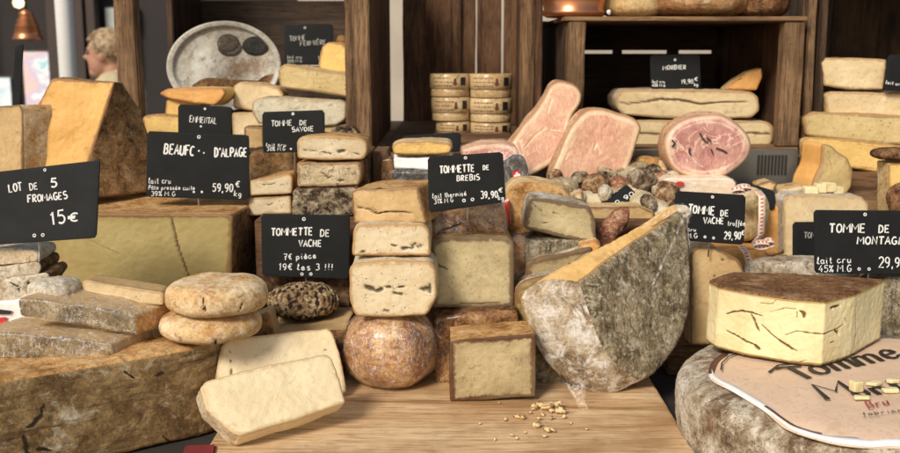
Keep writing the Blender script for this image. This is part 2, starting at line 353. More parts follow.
def solid(name, front, ext, mats, em=1, fm=0, bmi=None, rad=.004, er=.003, amp=.0012, scale=30, famp=.0005, fscale=140, seed=None, sp=2.0, cracks=None, wrap=False, parent=None, maxn=400, bulge=0.0):
    """front: planar outline; ext: vector (or one per point) to the back outline."""
    n = len(front); P = [Vector(p) for p in front]
    E = [Vector(ext)]*n if not isinstance(ext, list) else [Vector(e) for e in ext]
    em = [em]*n if isinstance(em, int) else em
    rads = [rad]*n if not isinstance(rad, list) else rad
    c = sum(P, Vector())/n
    nv = Vector()
    for i in range(n): nv += (P[i]-c).cross(P[(i+1)%n]-c)
    nv.normalize()
    poly = []
    for i in range(n):
        a, p, b = P[i-1], P[i], P[(i+1)%n]
        la, lb = (a-p).length, (b-p).length
        d = min(rads[i], .48*la, .48*lb)
        p0 = p+(a-p)*(d/la); p2 = p+(b-p)*(d/lb)
        for k in range(7):
            t = k/6; q = p0*(1-t)**2+p*2*t*(1-t)+p2*t*t
            poly.append((q, (i-1) % n if t < .5 else i, E[i].lerp(E[i-1], 0)))
    pts = np.array([list(q[0]) for q in poly]); eid = [q[1] for q in poly]; ex = np.array([list(q[2]) for q in poly])
    seg = np.linalg.norm(np.roll(pts, -1, 0)-pts, axis=1); tot = seg.sum(); cum = np.concatenate([[0], np.cumsum(seg)])
    Ymid = c.y; mpp = Ymid/970.0
    N_ = int(min(maxn, max(28, tot/mpp/sp)))
    O = np.empty((N_, 3)); X = np.empty((N_, 3)); ids = []
    for k in range(N_):
        s = tot*k/N_; j = min(len(pts)-1, int(np.searchsorted(cum, s, 'right')-1)); t = (s-cum[j])/max(seg[j], 1e-9); j2 = (j+1) % len(pts)
        O[k] = pts[j]*(1-t)+pts[j2]*t; X[k] = ex[j]*(1-t)+ex[j2]*t; ids.append(eid[j2] if t > .5 else eid[j])
    tang = np.roll(O, -1, 0)-np.roll(O, 1, 0); tang /= np.linalg.norm(tang, axis=1)[:, None]+1e-12
    inw = np.cross(np.array(nv), tang)
    cc = O.mean(0); XL = np.linalg.norm(X, axis=1); XD = X/(XL[:, None]+1e-9); L = XL.mean()
    rmean = np.linalg.norm(O-cc, axis=1)
    e = min(er, L*.3, rmean.min()*.4)
    nr = max(3, int(rmean.mean()/mpp/sp)); ns = max(3, int(L/mpp/sp))
    rings = []; rimv = []; mat = []          # list of arrays
    capF = O+inw*e
    for r in range(1, nr):
        s = r/nr; rings.append(cc+(capF-cc)*s); rimv.append((1-s)*rmean); mat.append('f')
    for a in range(5):
        an = a/4*math.pi/2; rings.append(O+inw*(e*(1-math.sin(an)))+XD*(e*(1-math.cos(an)))); rimv.append(np.zeros(N_)+e*(1-math.sin(an))*.5); mat.append('f' if a < 3 else 's')
    for r in range(1, ns):
        t = r/ns; dpt = e+(XL-2*e)*t
        b_ = bulge*math.sin(math.pi*t)
        rings.append(O+XD*dpt[:, None]-inw*b_); rimv.append(np.minimum(dpt, XL-dpt)); mat.append('s')
    OB = O+X; cb = OB.mean(0)
    for a in range(4, -1, -1):
        an = a/4*math.pi/2; rings.append(OB+inw*(e*(1-math.sin(an)))-XD*(e*(1-math.cos(an)))); rimv.append(np.zeros(N_)); mat.append('s' if a > 2 else 'b')
    capB = OB+inw*e; nb = max(2, nr//4) if True else nr
    for r in range(nb-1, 0, -1):
        s = r/nb; rings.append(cb+(capB-cb)*s); rimv.append((1-s)*rmean); mat.append('b')
    V = np.concatenate([cc[None]]+rings+[cb[None]]); rim = np.concatenate([[rmean.mean()]]+rimv+[[rmean.mean()]])
    faces = []; mi = []
    bmi = (em[0] if bmi is None else bmi)
    def mid(tagc, k): return fm if tagc == 'f' else bmi if tagc == 'b' else em[ids[k]]
    for k in range(N_): faces.append((0, 1+k, 1+(k+1) % N_)); mi.append(fm)
    for r in range(len(rings)-1):
        b0 = 1+r*N_; b1 = b0+N_
        for k in range(N_):
            k2 = (k+1) % N_; faces.append((b0+k, b1+k, b1+k2, b0+k2)); mi.append(mid(mat[r+1] if mat[r] != 'b' else 'b', k) if mat[r] != 'f' else mid(mat[r], k))
    last = len(V)-1; b0 = 1+(len(rings)-1)*N_
    for k in range(N_): faces.append((last, b0+(k+1) % N_, b0+k)); mi.append(bmi)
    if seed is None: seed = random.random()*20
    return finish(name, V, faces, mi, mats, rim, amp, scale, famp, fscale, seed, cracks, parent, wrap)

def block(name, pxs, Y, depth, mats, label, cat='cheese', yaw=0, tilt=0, anchor=None, ext=None, **kw):
    pts, n = face(pxs, Y, yaw, tilt, anchor)
    if ext is None:
        h = Vector((-n.x, -n.y, 0)).normalized()*depth if not kw.pop('perp', False) else -n*depth
        ext = h
    o = solid(name, pts, ext, mats, **kw)
    group = None
    tag(o, label, cat); return o

def wheel(name, c, R0, h, mats, label, cat='cheese', pw=3.0, rot=(0, 0, 0), amp=.0015, scale=25, famp=.0004, fscale=150, seed=None, cracks=None, wrap=False, ell=1.0, topmat=None, nseg=140, nz=44, parent=None, dish=0.0):
    c = Vector(c); Rm = Euler([R(a) for a in rot]).to_matrix()
    prof = []
    for k in range(nz+1):
        a = -math.pi/2+math.pi*k/nz
        ca, sa = math.cos(a), math.sin(a)
        r = abs(ca)**(2/pw)*R0; z = (abs(sa)**(2/pw))*(1 if sa > 0 else -1)*h/2
        prof.append((r, z))
    # resample by arclength
    pr = np.array(prof); sg = np.hypot(*(pr[1:]-pr[:-1]).T); cu = np.concatenate([[0], np.cumsum(sg)]); q = np.linspace(0, cu[-1], nz+1)
    pr = np.stack([np.interp(q, cu, pr[:, 0]), np.interp(q, cu, pr[:, 1])], 1)
    V = []; faces = []; mi = []; rim = []
    V.append(Vector((0, 0, -h/2)))
    for k in range(1, nz):
        for j in range(nseg):
            a = 2*math.pi*j/nseg
            zz = pr[k, 1] - (dish*max(0, 1-(pr[k, 0]/R0)**2) if pr[k, 1] > 0 else 0)
            V.append(Vector((pr[k, 0]*math.cos(a), pr[k, 0]*math.sin(a)*ell, zz)))
    V.append(Vector((0, 0, h/2-dish)))
    V = [c+Rm@(v) + Vector((0, 0, h/2)) for v in V]
    for j in range(nseg): faces.append((0, 1+(j+1) % nseg, 1+j)); mi.append(0)
    for k in range(nz-2):
        for j in range(nseg):
            a, b = 1+k*nseg, 1+(k+1)*nseg; j2 = (j+1) % nseg
            faces.append((a+j, a+j2, b+j2, b+j)); mi.append(1 if (topmat is not None and pr[k+1, 1] > h*.46) else 0)
    l = len(V)-1; a = 1+(nz-2)*nseg
    for j in range(nseg): faces.append((l, a+j, a+(j+1) % nseg)); mi.append(1 if topmat is not None else 0)
    V = np.array([list(v) for v in V]); rim = np.full(len(V), .05)
    if seed is None: seed = random.random()*20
    o = finish(name, V, faces, mi, list(mats)+([topmat] if topmat else []), rim, amp, scale, famp, fscale, seed, cracks, parent, wrap)
    if label: tag(o, label, cat)
    return o
def blob(name, px, py, Y, rx, ry, rz, mat, label, cat, rot=(0, 0, 0), pw=2.2, **kw):
    s = S(Y, py); p = W(px, py, Y)
    # rx, ry, rz in pixels: build as wheel with radius rx, height 2*rz
    kw.setdefault('nseg', 56); kw.setdefault('nz', 26)
    return wheel(name, p-Vector((0, 0, rz*s)), rx*s, 2*rz*s, [mat], label, cat, pw=pw, rot=rot, ell=ry/rx, amp=kw.pop('amp', .003), scale=kw.pop('scale', 50), famp=kw.pop('famp', .0012), fscale=kw.pop('fscale', 180), **kw)

def boxmesh(name, x0, x1, y0, y1, z0, z1, mat, parent=None, bev=.0015, rotz=0, warp=0.0, pivot=None):
    bm = bmesh.new(); bmesh.ops.create_cube(bm, size=1)
    for v in bm.verts: v.co = Vector(((x0+x1)/2+v.co.x*(x1-x0), (y0+y1)/2+v.co.y*(y1-y0), (z0+z1)/2+v.co.z*(z1-z0)))
    L = [x1-x0, y1-y0, z1-z0]
    if warp:
        ax = L.index(max(L))
        es = [e for e in bm.edges if abs((e.verts[0].co-e.verts[1].co)[ax]) > L[ax]*.9]
        bmesh.ops.subdivide_edges(bm, edges=es, cuts=14, use_grid_fill=True)
    if bev: bmesh.ops.bevel(bm, geom=[e for e in bm.edges if e.calc_face_angle(0) > .5], offset=bev, segments=2, affect='EDGES')
    if warp:
        sd = random.random()*30
        for v in bm.verts: v.co += Vector((noise.noise(v.co*14+Vector((sd, 0, 0))), noise.noise(v.co*14+Vector((0, sd, 0))), noise.noise(v.co*14+Vector((0, 0, sd)))))*warp
    if rotz:
        pv = Vector(pivot) if pivot is not None else Vector(((x0+x1)/2, (y0+y1)/2, 0)); rm = Matrix.Rotation(R(rotz), 3, 'Z')
        for v in bm.verts: v.co = pv+rm@(v.co-pv)
    V = [list(v.co) for v in bm.verts]; Fc = [[v.index for v in f.verts] for f in bm.faces]; bm.free()
    return mkobj(name, V, Fc, [mat], None, parent, smooth=False)

def tube(name, pts, r, mat, parent=None, seg=8, flat=None, widths=None):
    V = []; Fc = []
    P = [Vector(p) for p in pts]
    for i, p in enumerate(P):
        t = (P[min(i+1, len(P)-1)]-P[max(i-1, 0)]).normalized()
        a = t.cross(Vector((.3, .2, 1))).normalized(); b = t.cross(a)
        rr = r if widths is None else widths[i]
        for k in range(seg):
            an = 2*math.pi*k/seg; V.append(list(p+(a*math.cos(an)+b*math.sin(an))*rr))
    for i in range(len(P)-1):
        for k in range(seg):
            k2 = (k+1) % seg; Fc.append((i*seg+k, i*seg+k2, (i+1)*seg+k2, (i+1)*seg+k))
    Fc.append(tuple(range(seg-1, -1, -1))); Fc.append(tuple((len(P)-1)*seg+k for k in range(seg)))
    return mkobj(name, V, Fc, [mat], None, parent)
# ---------------------------------------------------------------- handwriting: single-stroke letters on a 4 x 6 grid (y up)
def arc(cx, cy, rx, ry, a0, a1, n=9):
    return [(cx+rx*math.cos(R(a0+(a1-a0)*i/n)), cy+ry*math.sin(R(a0+(a1-a0)*i/n))) for i in range(n+1)]
G = {
'A': [[(0, 0), (2, 6), (4, 0)], [(.8, 2.2), (3.2, 2.2)]],
'B': [[(0.3, 0), (0.3, 6)], [(0, 6)]+arc(1.6, 4.6, 1.7, 1.4, 90, -90)+arc(1.6, 1.6, 2.1, 1.6, 90, -90)+[(0, 0)]],
'C': [arc(2.2, 3, 2, 3, 50, 310, 12)],
'D': [[(0.4, 0), (0.4, 6)], [(0, 6)]+arc(1.2, 3, 2.5, 3, 85, -85, 12)+[(0, 0)]],
'E': [[(3.4, 6), (.4, 6), (.4, 0), (3.5, 0)], [(.4, 3.1), (2.9, 3.1)]],
'F': [[(.4, 0), (.4, 6), (3.7, 6)], [(.4, 3.2), (2.8, 3.2)]],
'G': [arc(2.2, 3, 2, 3, 55, 340, 12)+[(4.1, 2.6), (2.4, 2.6)]],
'H': [[(.3, 0), (.3, 6)], [(3.7, 0), (3.7, 6)], [(.3, 3), (3.7, 3)]],
'I': [[(2, 0), (2, 6)]],
'K': [[(.4, 0), (.4, 6)], [(3.6, 6), (.4, 2.8), (3.8, 0)]],
'L': [[(.4, 6), (.4, 0), (3.5, .2)]],
'M': [[(0, 0), (.3, 6), (2, 2.4), (3.7, 6), (4, 0)]],
'N': [[(.3, 0), (.4, 6), (3.6, 0), (3.7, 6)]],
'O': [arc(2, 3, 1.9, 2.9, 90, 450, 14)],
'P': [[(.4, 0), (.4, 6)]+arc(1.6, 4.4, 2, 1.6, 90, -90)+[(.4, 2.8)]],
'R': [[(.4, 0), (.4, 6)]+arc(1.6, 4.5, 1.9, 1.5, 90, -90)+[(.6, 3), (3.8, 0)]],
'S': [arc(2, 4.5, 1.7, 1.5, 50, 250, 9)+arc(2, 1.6, 1.8, 1.6, 80, -140, 9)],
'T': [[(0, 6), (4, 6)], [(2, 6), (2, 0)]],
'U': [[(.3, 6), (.3, 2)]+arc(2, 1.9, 1.7, 1.9, 180, 360)+[(3.7, 6)]],
'V': [[(0, 6), (2, 0), (4, 6)]],
'a': [arc(1.8, 1.6, 1.5, 1.6, 60, 400, 10), [(3.3, 3.1), (3.3, .6), (4, 0)]],
'b': [[(.5, 6), (.5, 0)], arc(2, 1.6, 1.5, 1.6, 180, -180, 10)],
'c': [arc(2, 1.6, 1.6, 1.6, 50, 320, 8)+[(4.2, .6)]],
'd': [arc(1.8, 1.6, 1.5, 1.6, 40, 400, 10), [(3.4, 6), (3.4, 0)]],
'e': [[(.5, 1.6), (3.2, 1.9)]+arc(1.9, 1.7, 1.4, 1.6, 10, 320, 9)+[(4, .8)]],
'f': [arc(2.8, 4.6, 1, 1.3, 60, 180, 5)+[(1.8, -1.6)], [(.6, 3), (3.4, 3)]],
'g': [arc(1.8, 1.6, 1.5, 1.5, 30, 390, 10), [(3.3, 3), (3.2, -1)]+arc(1.8, -1, 1.4, 1.2, 0, -150, 6)],
'h': [[(.5, 0), (.6, 6)], [(.5, 2)]+arc(2, 2, 1.5, 1.3, 180, 0, 6)+[(3.5, 0)]],
'i': [[(2, 3), (2, .4), (3, 0)], [(2, 4.4), (2.1, 4.7)]],
'k': [[(.5, 0), (.5, 6)], [(3.2, 3.2), (.6, 1.6), (3.4, 0)]],
'l': [[(.6, .6), (2.6, 4.6), (2, 6), (1.4, 4.6), (1.5, .8), (2.4, 0), (3.6, .6)]],
'm': [[(0, 0), (.2, 3)]+arc(1.1, 2.2, .9, .9, 160, 0, 5)+[(2, 0)], [(2, 2)]+arc(3, 2.2, .9, .9, 160, 0, 5)+[(3.9, 0)]],
'n': [[(.5, 0), (.5, 3)], [(.5, 2)]+arc(2, 2, 1.4, 1.1, 180, 0, 6)+[(3.4, 0)]],
'o': [arc(2, 1.6, 1.6, 1.6, 90, 450, 10)],
'p': [[(.5, 3), (.5, -2)], arc(2, 1.6, 1.5, 1.5, 180, -180, 10)],
'r': [[(.8, 0), (.8, 3)], [(.8, 2)]+arc(2.2, 1.9, 1.4, 1.1, 160, 50, 5)],
's': [arc(2, 2.4, 1.2, .8, 40, 250, 6)+arc(2, .8, 1.3, .8, 80, -150, 6)],
't': [[(2, 5), (1.9, .8), (2.6, 0), (3.4, .4)], [(.8, 3.3), (3.3, 3.4)]],
'u': [[(.5, 3), (.6, 1)]+arc(1.9, 1.1, 1.3, 1.1, 180, 350, 6)+[(3.3, 3), (3.4, 0)]],
'0': [arc(2, 3, 1.7, 2.9, 90, 450, 14)], '1': [[(.8, 4.6), (2.3, 6), (2.2, 0)]],
'2': [arc(2, 4.4, 1.7, 1.6, 160, -30, 8)+[(.3, .1), (3.9, .1)]],
'3': [arc(1.8, 4.5, 1.6, 1.5, 140, -70, 8)+arc(1.8, 1.6, 1.9, 1.6, 70, -140, 8)],
'4': [[(2.6, 6), (.2, 2), (3.9, 2)], [(2.9, 3.6), (2.8, 0)]],
'5': [[(3.6, 6), (.9, 6), (.6, 3.4)]+arc(1.9, 1.9, 1.9, 1.9, 110, -140, 9)],
'7': [[(.2, 5.8), (3.7, 6), (1.6, 0)], [(1, 3), (3.2, 3)]],
'9': [arc(2, 4.2, 1.6, 1.7, 0, 360, 10)+[(3.6, 4.2), (3.2, 1.2), (1.6, 0)]],
'€': [arc(2.6, 3, 1.7, 2.6, 55, 305, 9), [(0, 3.6), (2.8, 3.6)], [(0, 2.5), (2.6, 2.5)]],
'%': [arc(.9, 4.9, .8, .9, 0, 360, 7), arc(3.2, 1, .8, .9, 0, 360, 7), [(3.6, 6), (.5, 0)]],
'!': [[(2, 6), (1.9, 2)], [(1.9, .5), (1.9, .1)]], '.': [[(1.8, .1), (2.1, .2)]], ',': [[(2, .5), (1.5, -1)]],
"'": [[(2.4, 6.4), (1.9, 4.8)]], 'è': None, 'é': None, ' ': []}
G['é'] = G['e']+[[(1.6, 4), (2.8, 5.2)]]; G['è'] = G['e']+[[(1.4, 5.2), (2.6, 4)]]; G['È'] = G['E']+[[(1.4, 8), (2.6, 7)]]
G['â'] = G['a']+[[(.9, 4), (1.8, 5), (2.7, 4)]]
NARROW = {"'": .45, '.': .5, ',': .5, 'I': .45, 'i': .6, 'l': .7, '!': .5, ' ': .6, 'f': .8, 't': .8, '1': .7, 'm': 1.15, 'M': 1.3}
class Ink:
    def __init__(s): s.V = []; s.F = []
    def stroke(s, pts, w, n, nib=None, h=.0004):
        P = [Vector(p) for p in pts]
        if len(P) < 2: return
        base = len(s.V); k = 6
        for i, p in enumerate(P):
            t = (P[min(i+1, len(P)-1)]-P[max(i-1, 0)])
            if t.length < 1e-9: t = Vector((1, 0, 0))
            t.normalize(); a = n.cross(t).normalized()
            ww = w*(1+.28*noise.noise(p*260))
            if nib is not None: ww = w*(.60+1.1*abs(t.cross(nib).length)**1.5)
            for j in range(k):
                an = 2*math.pi*j/k; s.V.append(list(p+a*math.cos(an)*ww+n*math.sin(an)*h))
        for i in range(len(P)-1):
            for j in range(k):
                j2 = (j+1) % k; s.F.append((base+i*k+j, base+i*k+j2, base+(i+1)*k+j2, base+(i+1)*k+j))
        s.F.append(tuple(base+j for j in range(k))); e = base+(len(P)-1)*k; s.F.append(tuple(e+k-1-j for j in range(k)))
    def text(s, txt, x0, y0, x1, y1, h, p0, n, w=.62, nib=None, slant=.08, jit=.25, up=None):
        tot = sum((1 if ch not in NARROW else NARROW[ch])+.28 for ch in txt)-.28
        ux, uy = (x1-x0)/tot, (y1-y0)/tot
        if up is None:
            L = math.hypot(x1-x0, y1-y0); up = ((y1-y0)/L*h, -(x1-x0)/L*h)
        pen = 0
        Y = onplane(x0, y0, p0, n).y; mw = w*S(Y, y0)*(.84 if h < 6.6 else 1)
        for ch in txt:
            wd = NARROW.get(ch, 1); dx, dy = random.uniform(-jit, jit), random.uniform(-jit, jit)
            sc = 1+random.uniform(-.06, .06)*(jit > 0)
            for st_ in G[ch]:
                pts = []
                for (gx, gy) in st_:
                    a = pen+(gx/4*sc)*wd+slant*gy/6; b = gy/6*sc
                    pts.append(onplane(x0+ux*a+up[0]*b+dx, y0+uy*a+up[1]*b+dy, p0, n)+n*.0004)
                s.stroke(pts, mw, n, nib)
            pen += wd+.28
    def ring(s, px, py, r, p0, n, w=.5):
        Y = onplane(px, py, p0, n).y
        s.stroke([onplane(px+r*math.cos(a*math.pi/5), py+r*math.sin(a*math.pi/5), p0, n)+n*.0004 for a in range(11)], w*S(Y, py), n)
    def build(s, name, mat, parent): return mkobj(name, s.V, s.F, [mat], None, parent, smooth=False) if s.V else None

def sign(quad, Y, label, texts=(), rings=(), yaw=0, tilt=4, mat='slate', chalk='chalk', stake=0.05, rc=3, name='price_sign'):
    p, n = face(quad, Y, yaw, tilt)
    p0 = p[0].copy(); s = S(Y)
    o = solid(name, p, -n*.003, [M[mat]], em=0, rad=rc*s, er=.0006, amp=.0002, scale=20, famp=0, sp=4, maxn=90)
    tag(o, label, 'price sign', 'chalkboard price signs')
    ik = Ink()
    for t in texts:
        txt, x0, y0, x1, y1, h = t[:6]; ik.text(txt, x0, y0, x1, y1, h, p0, n, w=t[6] if len(t) > 6 else .6, jit=.18)
    for (x, y, r) in rings: ik.ring(x, y, r, p0, n)
    ik.build('chalk_writing', M[chalk], o)
    if stake:
        b = (p[2]+p[3])/2 if len(p) == 4 else p[-1]; t = (p[0]+p[1])/2
        mid = b+(t-b)*.35
        tube('stake', [mid-n*.005, b-n*.005, b-n*.006-Vector((0, 0, stake))], .0011, M['steel'], o, 6)
    return o
# ================================================================ THE SETTING
gm = plain('paving', (.10, .095, .09), .85, .4, 8, .2)
g = mkobj('ground', [(-60, -20, -.95), (60, -20, -.95), (60, 90, -.95), (-60, 90, -.95)], [(0, 1, 2, 3)], [gm], smooth=False); tag(g, kind='structure')
def thing(name, loc, label, cat, group=None): return empty(name, Vector(loc), label, cat, group)
# table under everything
t = thing('market_table', (0, 1.4, -.95), 'long market table under dark cloth that carries all the cheeses', 'table')
boxmesh('table_top', -1.0, 1.25, .70, 2.6, -.06, -.03, M['cloth'], t)
for sx in (-.95, 1.2):
    for sy in (.76, 2.5): boxmesh('leg', sx-.03, sx+.03, sy-.03, sy+.03, -.95, -.061, M['crate'], t)
# cutting board
b = boxmesh('cutting_board', -.262, .262, .86, 1.62, -.029, 0.0, M['board'], None, .004)
for q_ in ((.0, .262),): pass; tag(b, 'large pale wooden board with worn grain and crumbs under the central cheeses', 'board')
rc_ = boxmesh('folded_cloth', -.276, -.242, .87, 1.018, .0006, .0045, M['redcloth'], None, .002, warp=.0025, rotz=6); tag(rc_, 'red folded cloth at the left end of the wooden board', 'cloth')
# display steps
def step(x0, x1, y0, y1, z1, label, mat='crate', z0=-.029):
    o = boxmesh('display_step', x0, x1, y0, y1, z0, z1, M[mat], None, .002); tag(o, label, 'display step'); return o
step(-.275, .30, 1.385, 1.595, .185, 'dark wooden step behind the central cheese stacks', 'crate_h')
step(.305, .80, 1.345, 1.495, .10, 'low wooden step behind the wedge with holes', 'post_h')
step(.42, 1.05, 1.50, 1.60, .195, 'wooden step in front of the right hand cheese stack', 'post_h')
step(-.95, -.285, 1.56, 1.615, .20, 'wooden step behind the large beaufort block', 'crate_h')
step(-.95, .60, 1.62, 2.45, .25, 'wide wooden shelf carrying the crates', 'post_h')
step(.605, 1.2, 1.605, 2.35, .222, 'wooden shelf under the cheese stack at the right', 'crate_h')
# vent cabinet panel
v = thing('cooling_cabinet', (.36, 1.6, .186), 'grey metal cooling panel with a slotted vent behind the round ham', 'cooling panel')
boxmesh('panel', .12, .56, 1.603, 1.617, .187, .262, M['metal'], v, .001)
for k in range(9): boxmesh('vent_slot', .495+k*.0055, .4975+k*.0055, 1.6005, 1.6026, .222, .254, M['ink'], v, 0)
pp = thing('shelf_support', (-.12, 1.6, .186), 'short brown wooden support block right of the stack of three tommes', 'support')
for k in range(3): boxmesh('board', -.165+k*.024, -.143+k*.024, 1.50, 1.60, .186, .2685, M['post'], pp, .0015)

# ---- crates
def crate_left():
    t = thing('wooden_crate', (-.33, 1.64, .251), 'dark wooden crate holding the round enamel tray', 'crate')
    x0, x1, y0, y1, z0, z1 = -.540, -.130, 1.64, 2.2, .2515, .66
    boxmesh('post', x0, x0+.034, y0, y0+.03, z0, z1, M['post'], t, .002, warp=.002)
    boxmesh('post', x1-.040, x1, y0, y0+.03, z0, z1, M['post'], t, .002, warp=.002)
    for k in range(4): boxmesh('side_plank', x1-.012, x1, y0+.034+k*.135, y0+.165+k*.135, z0, z1, M['crate'], t, .002)
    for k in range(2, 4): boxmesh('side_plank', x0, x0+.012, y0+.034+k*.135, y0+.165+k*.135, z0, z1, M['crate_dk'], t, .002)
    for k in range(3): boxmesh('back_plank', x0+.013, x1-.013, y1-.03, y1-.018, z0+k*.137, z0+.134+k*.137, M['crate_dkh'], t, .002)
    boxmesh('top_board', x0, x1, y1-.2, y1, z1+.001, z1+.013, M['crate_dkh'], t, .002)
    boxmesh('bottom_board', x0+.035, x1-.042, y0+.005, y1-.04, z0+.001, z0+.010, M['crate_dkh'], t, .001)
crate_left()
def crate_mid():
    t = thing('wooden_crate', (.03, 2.28, .251), 'tall crate of upright brown planks behind the round wooden boxes', 'crate')
    xs = [-.106, -.062, -.018, .022, .0605, .118]
    for i in range(5): boxmesh('back_plank', xs[i]+.0002, xs[i+1]-(.0032 if i in (3, 4) else -.0030), 2.28+.0125*(i % 2), 2.292+.0125*(i % 2), .2515, .74, M['crate'], t, .002, warp=.0015)
    boxmesh('back_plank', .1205, .156, 2.28, 2.292, .2515, .74, M['crate'], t, .002)
    for k in range(3): boxmesh('side_plank', .148, .160, 1.76+k*.175, 1.932+k*.175, .2515, .72, M['crate'], t, .002)
    boxmesh('post', .122, .147, 1.758, 1.785, .2515, .72, M['post'], t, .002, warp=.002)
    boxmesh('bottom_board', -.11, .120, 1.70, 2.27, .2515, .262, M['crate_h'], t, .002)
crate_mid()
def crate_right():
    t = thing('wooden_crate', (.38, 1.66, .251), 'pale edged wooden crate on its side holding the morbier cheeses', 'crate')
    x0, x1, y0, y1, z0, z1 = .190, .572, 1.64, 2.16, .2635, .476
    boxmesh('post', x0, x0+.028, y0, y0+.028, z0, z1-.0105, M['post'], t, .002, warp=.0015)
    boxmesh('post', x1-.034, x1, y0, y0+.028, z0, z1-.0105, M['post'], t, .002, warp=.0015)
    boxmesh('top_board', x0-.006, x1+.002, y0-.002, y1, z1-.010, z1-.003, M['post_h'], t, .001, warp=.001)
    for k in range(3):
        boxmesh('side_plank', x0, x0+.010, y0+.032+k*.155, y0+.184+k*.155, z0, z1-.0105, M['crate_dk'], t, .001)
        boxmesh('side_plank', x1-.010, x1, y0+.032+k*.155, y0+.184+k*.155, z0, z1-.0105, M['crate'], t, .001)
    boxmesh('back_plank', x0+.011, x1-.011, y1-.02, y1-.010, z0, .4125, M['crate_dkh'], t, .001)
    boxmesh('back_plank', x0+.011, x1-.011, y1-.02, y1-.010, .4195, z1-.0105, M['crate_dkh'], t, .001)
    boxmesh('back_batten', x0, x1, y1-.0005, y1+.009, z1-.022, z1+.004, M['crate_dk'], t, .001)
    boxmesh('bottom_board', x0, x1, y0, y1-.03, .2515, .2630, M['post_h'], t, .001)
    for (xx, w) in ((.345, .02), (.46, .025)): boxmesh('back_batten', xx, xx+w, y1-.009, y1-.001, z0, z1-.0105, M['crate_dk'], t, .001)
    boxmesh('back_batten', .555, .60, y1-.009, y1-.001, z0, z1-.0105, M['crate_dk'], t, .001)
crate_right()
def crate_far_right():
    t = thing('wooden_crate', (.85, 1.64, .223), 'dark wooden crate behind the stack of four cheeses at the right edge', 'crate')
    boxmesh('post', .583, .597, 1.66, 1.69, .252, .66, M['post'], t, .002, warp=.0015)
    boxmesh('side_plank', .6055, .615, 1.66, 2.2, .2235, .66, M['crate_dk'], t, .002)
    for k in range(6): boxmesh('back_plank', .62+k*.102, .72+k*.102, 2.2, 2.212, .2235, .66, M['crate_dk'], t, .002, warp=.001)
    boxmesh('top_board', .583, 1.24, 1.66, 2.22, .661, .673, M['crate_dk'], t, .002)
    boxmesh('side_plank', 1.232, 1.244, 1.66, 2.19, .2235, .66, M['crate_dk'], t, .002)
crate_far_right()
# ---- background
cs = boxmesh('gap_backdrop', -.45, 1.2, 3.0, 3.01, -.95, 1.2, plain('cream_backdrop', (.50, .44, .36), .9, .3, 5, .2), None, 0, warp=.01)  # added pale sheet that makes the gaps between the crates look bright
tag(cs, 'pale backdrop added to show bright in the gaps between the crates', 'backdrop')
cb = thing('cafe_building', (-2.5, 7.5, -.95), 'dark cafe front with bright windows far behind the stall at the left', 'building')
dkw = plain('dark_facade', (.022, .017, .016), .8, .5, 3, .1)
def pane_mat(name, stops, sc=4):  # bright reflections in the glass painted as diffuse pane colour
    m = NT(name); v = m.coords((1, 1, 1.6)); n1 = m.n('TexNoise', Vector=v, Scale=float(sc), Detail=2.0).outputs['Fac']
    m.bsdf(m.ramp(n1, [(.3+.4*i/(len(stops)-1), c) for i, c in enumerate(stops)]), .3); return m.m
pm1 = pane_mat('pane_reflection', [(.25, .62, .75), (.85, .95, .95), (.62, .55, .75), (.85, .6, .55), (.4, .72, .80)], 5)
pm2 = pane_mat('pane_reflection_blue', [(.45, .65, .80), (.85, .92, .95), (.5, .7, .85)], 4)
pm3 = pane_mat('pane_reflection_white', [(.85, .88, .9), (.7, .8, .88)], 3)
YB = 7.4
def P2(px, py, Y=YB): p = W(px, py, Y); return p.x, p.z
def wbox(name, a, b, y0, y1, mat, par, bev=.004):
    (xa, za), (xb, zb) = P2(*a), P2(*b); return boxmesh(name, min(xa, xb), max(xa, xb), y0, y1, min(za, zb), max(za, zb), mat, par, bev)
boxmesh('wall', -6.5, 3.5, 7.5, 7.7, -.94, 4, dkw, cb)
fr = plain('window_frame_paint', (.05, .04, .04), .6, .3, 10, .1)
for (a, b, pm) in [((21, 52), (51, 108), pm1), ((-16, 78), (12, 118), pm2), ((122, 37), (134, 74), pm3), ((104, 8), (134, 30), pane_mat('pane_reflection_grey', [(.32, .36, .36), (.5, .52, .5)], 4))]:
    f = wbox('window', (a[0]-2, a[1]-2), (b[0]+2, b[1]+2), 7.44, 7.49, fr, cb)
    (xa, za), (xb, zb) = P2(*a), P2(*b)
    q = boxmesh('pane', xa, xb, 7.415, 7.435, zb, za, pm, f, .002); 
    q.location = Vector(q.location)+cb.location-Vector((0, 0, 0)) if False else q.location
for x in (-30, 58, 84, 96): wbox('pilaster', (x, -40), (x+9, 250), 7.30, 7.41, plain('brown_facade', (.05, .032, .024), .7, .4, 5, .1), cb)
# white pole
pl = thing('white_pole', (W(66, 40, 3.2).x, 3.2, -.95), 'white metal pole rising behind the big golden wedge', 'pole')
x = W(66, 40, 3.2).x
tube('post', [(x, 3.2, -.94), (x, 3.2, 2.2)], .027, M['white'], pl, 20); tube('base_plate', [(x, 3.2, -.95), (x, 3.2, -.938)], .09, M['white'], pl, 20)
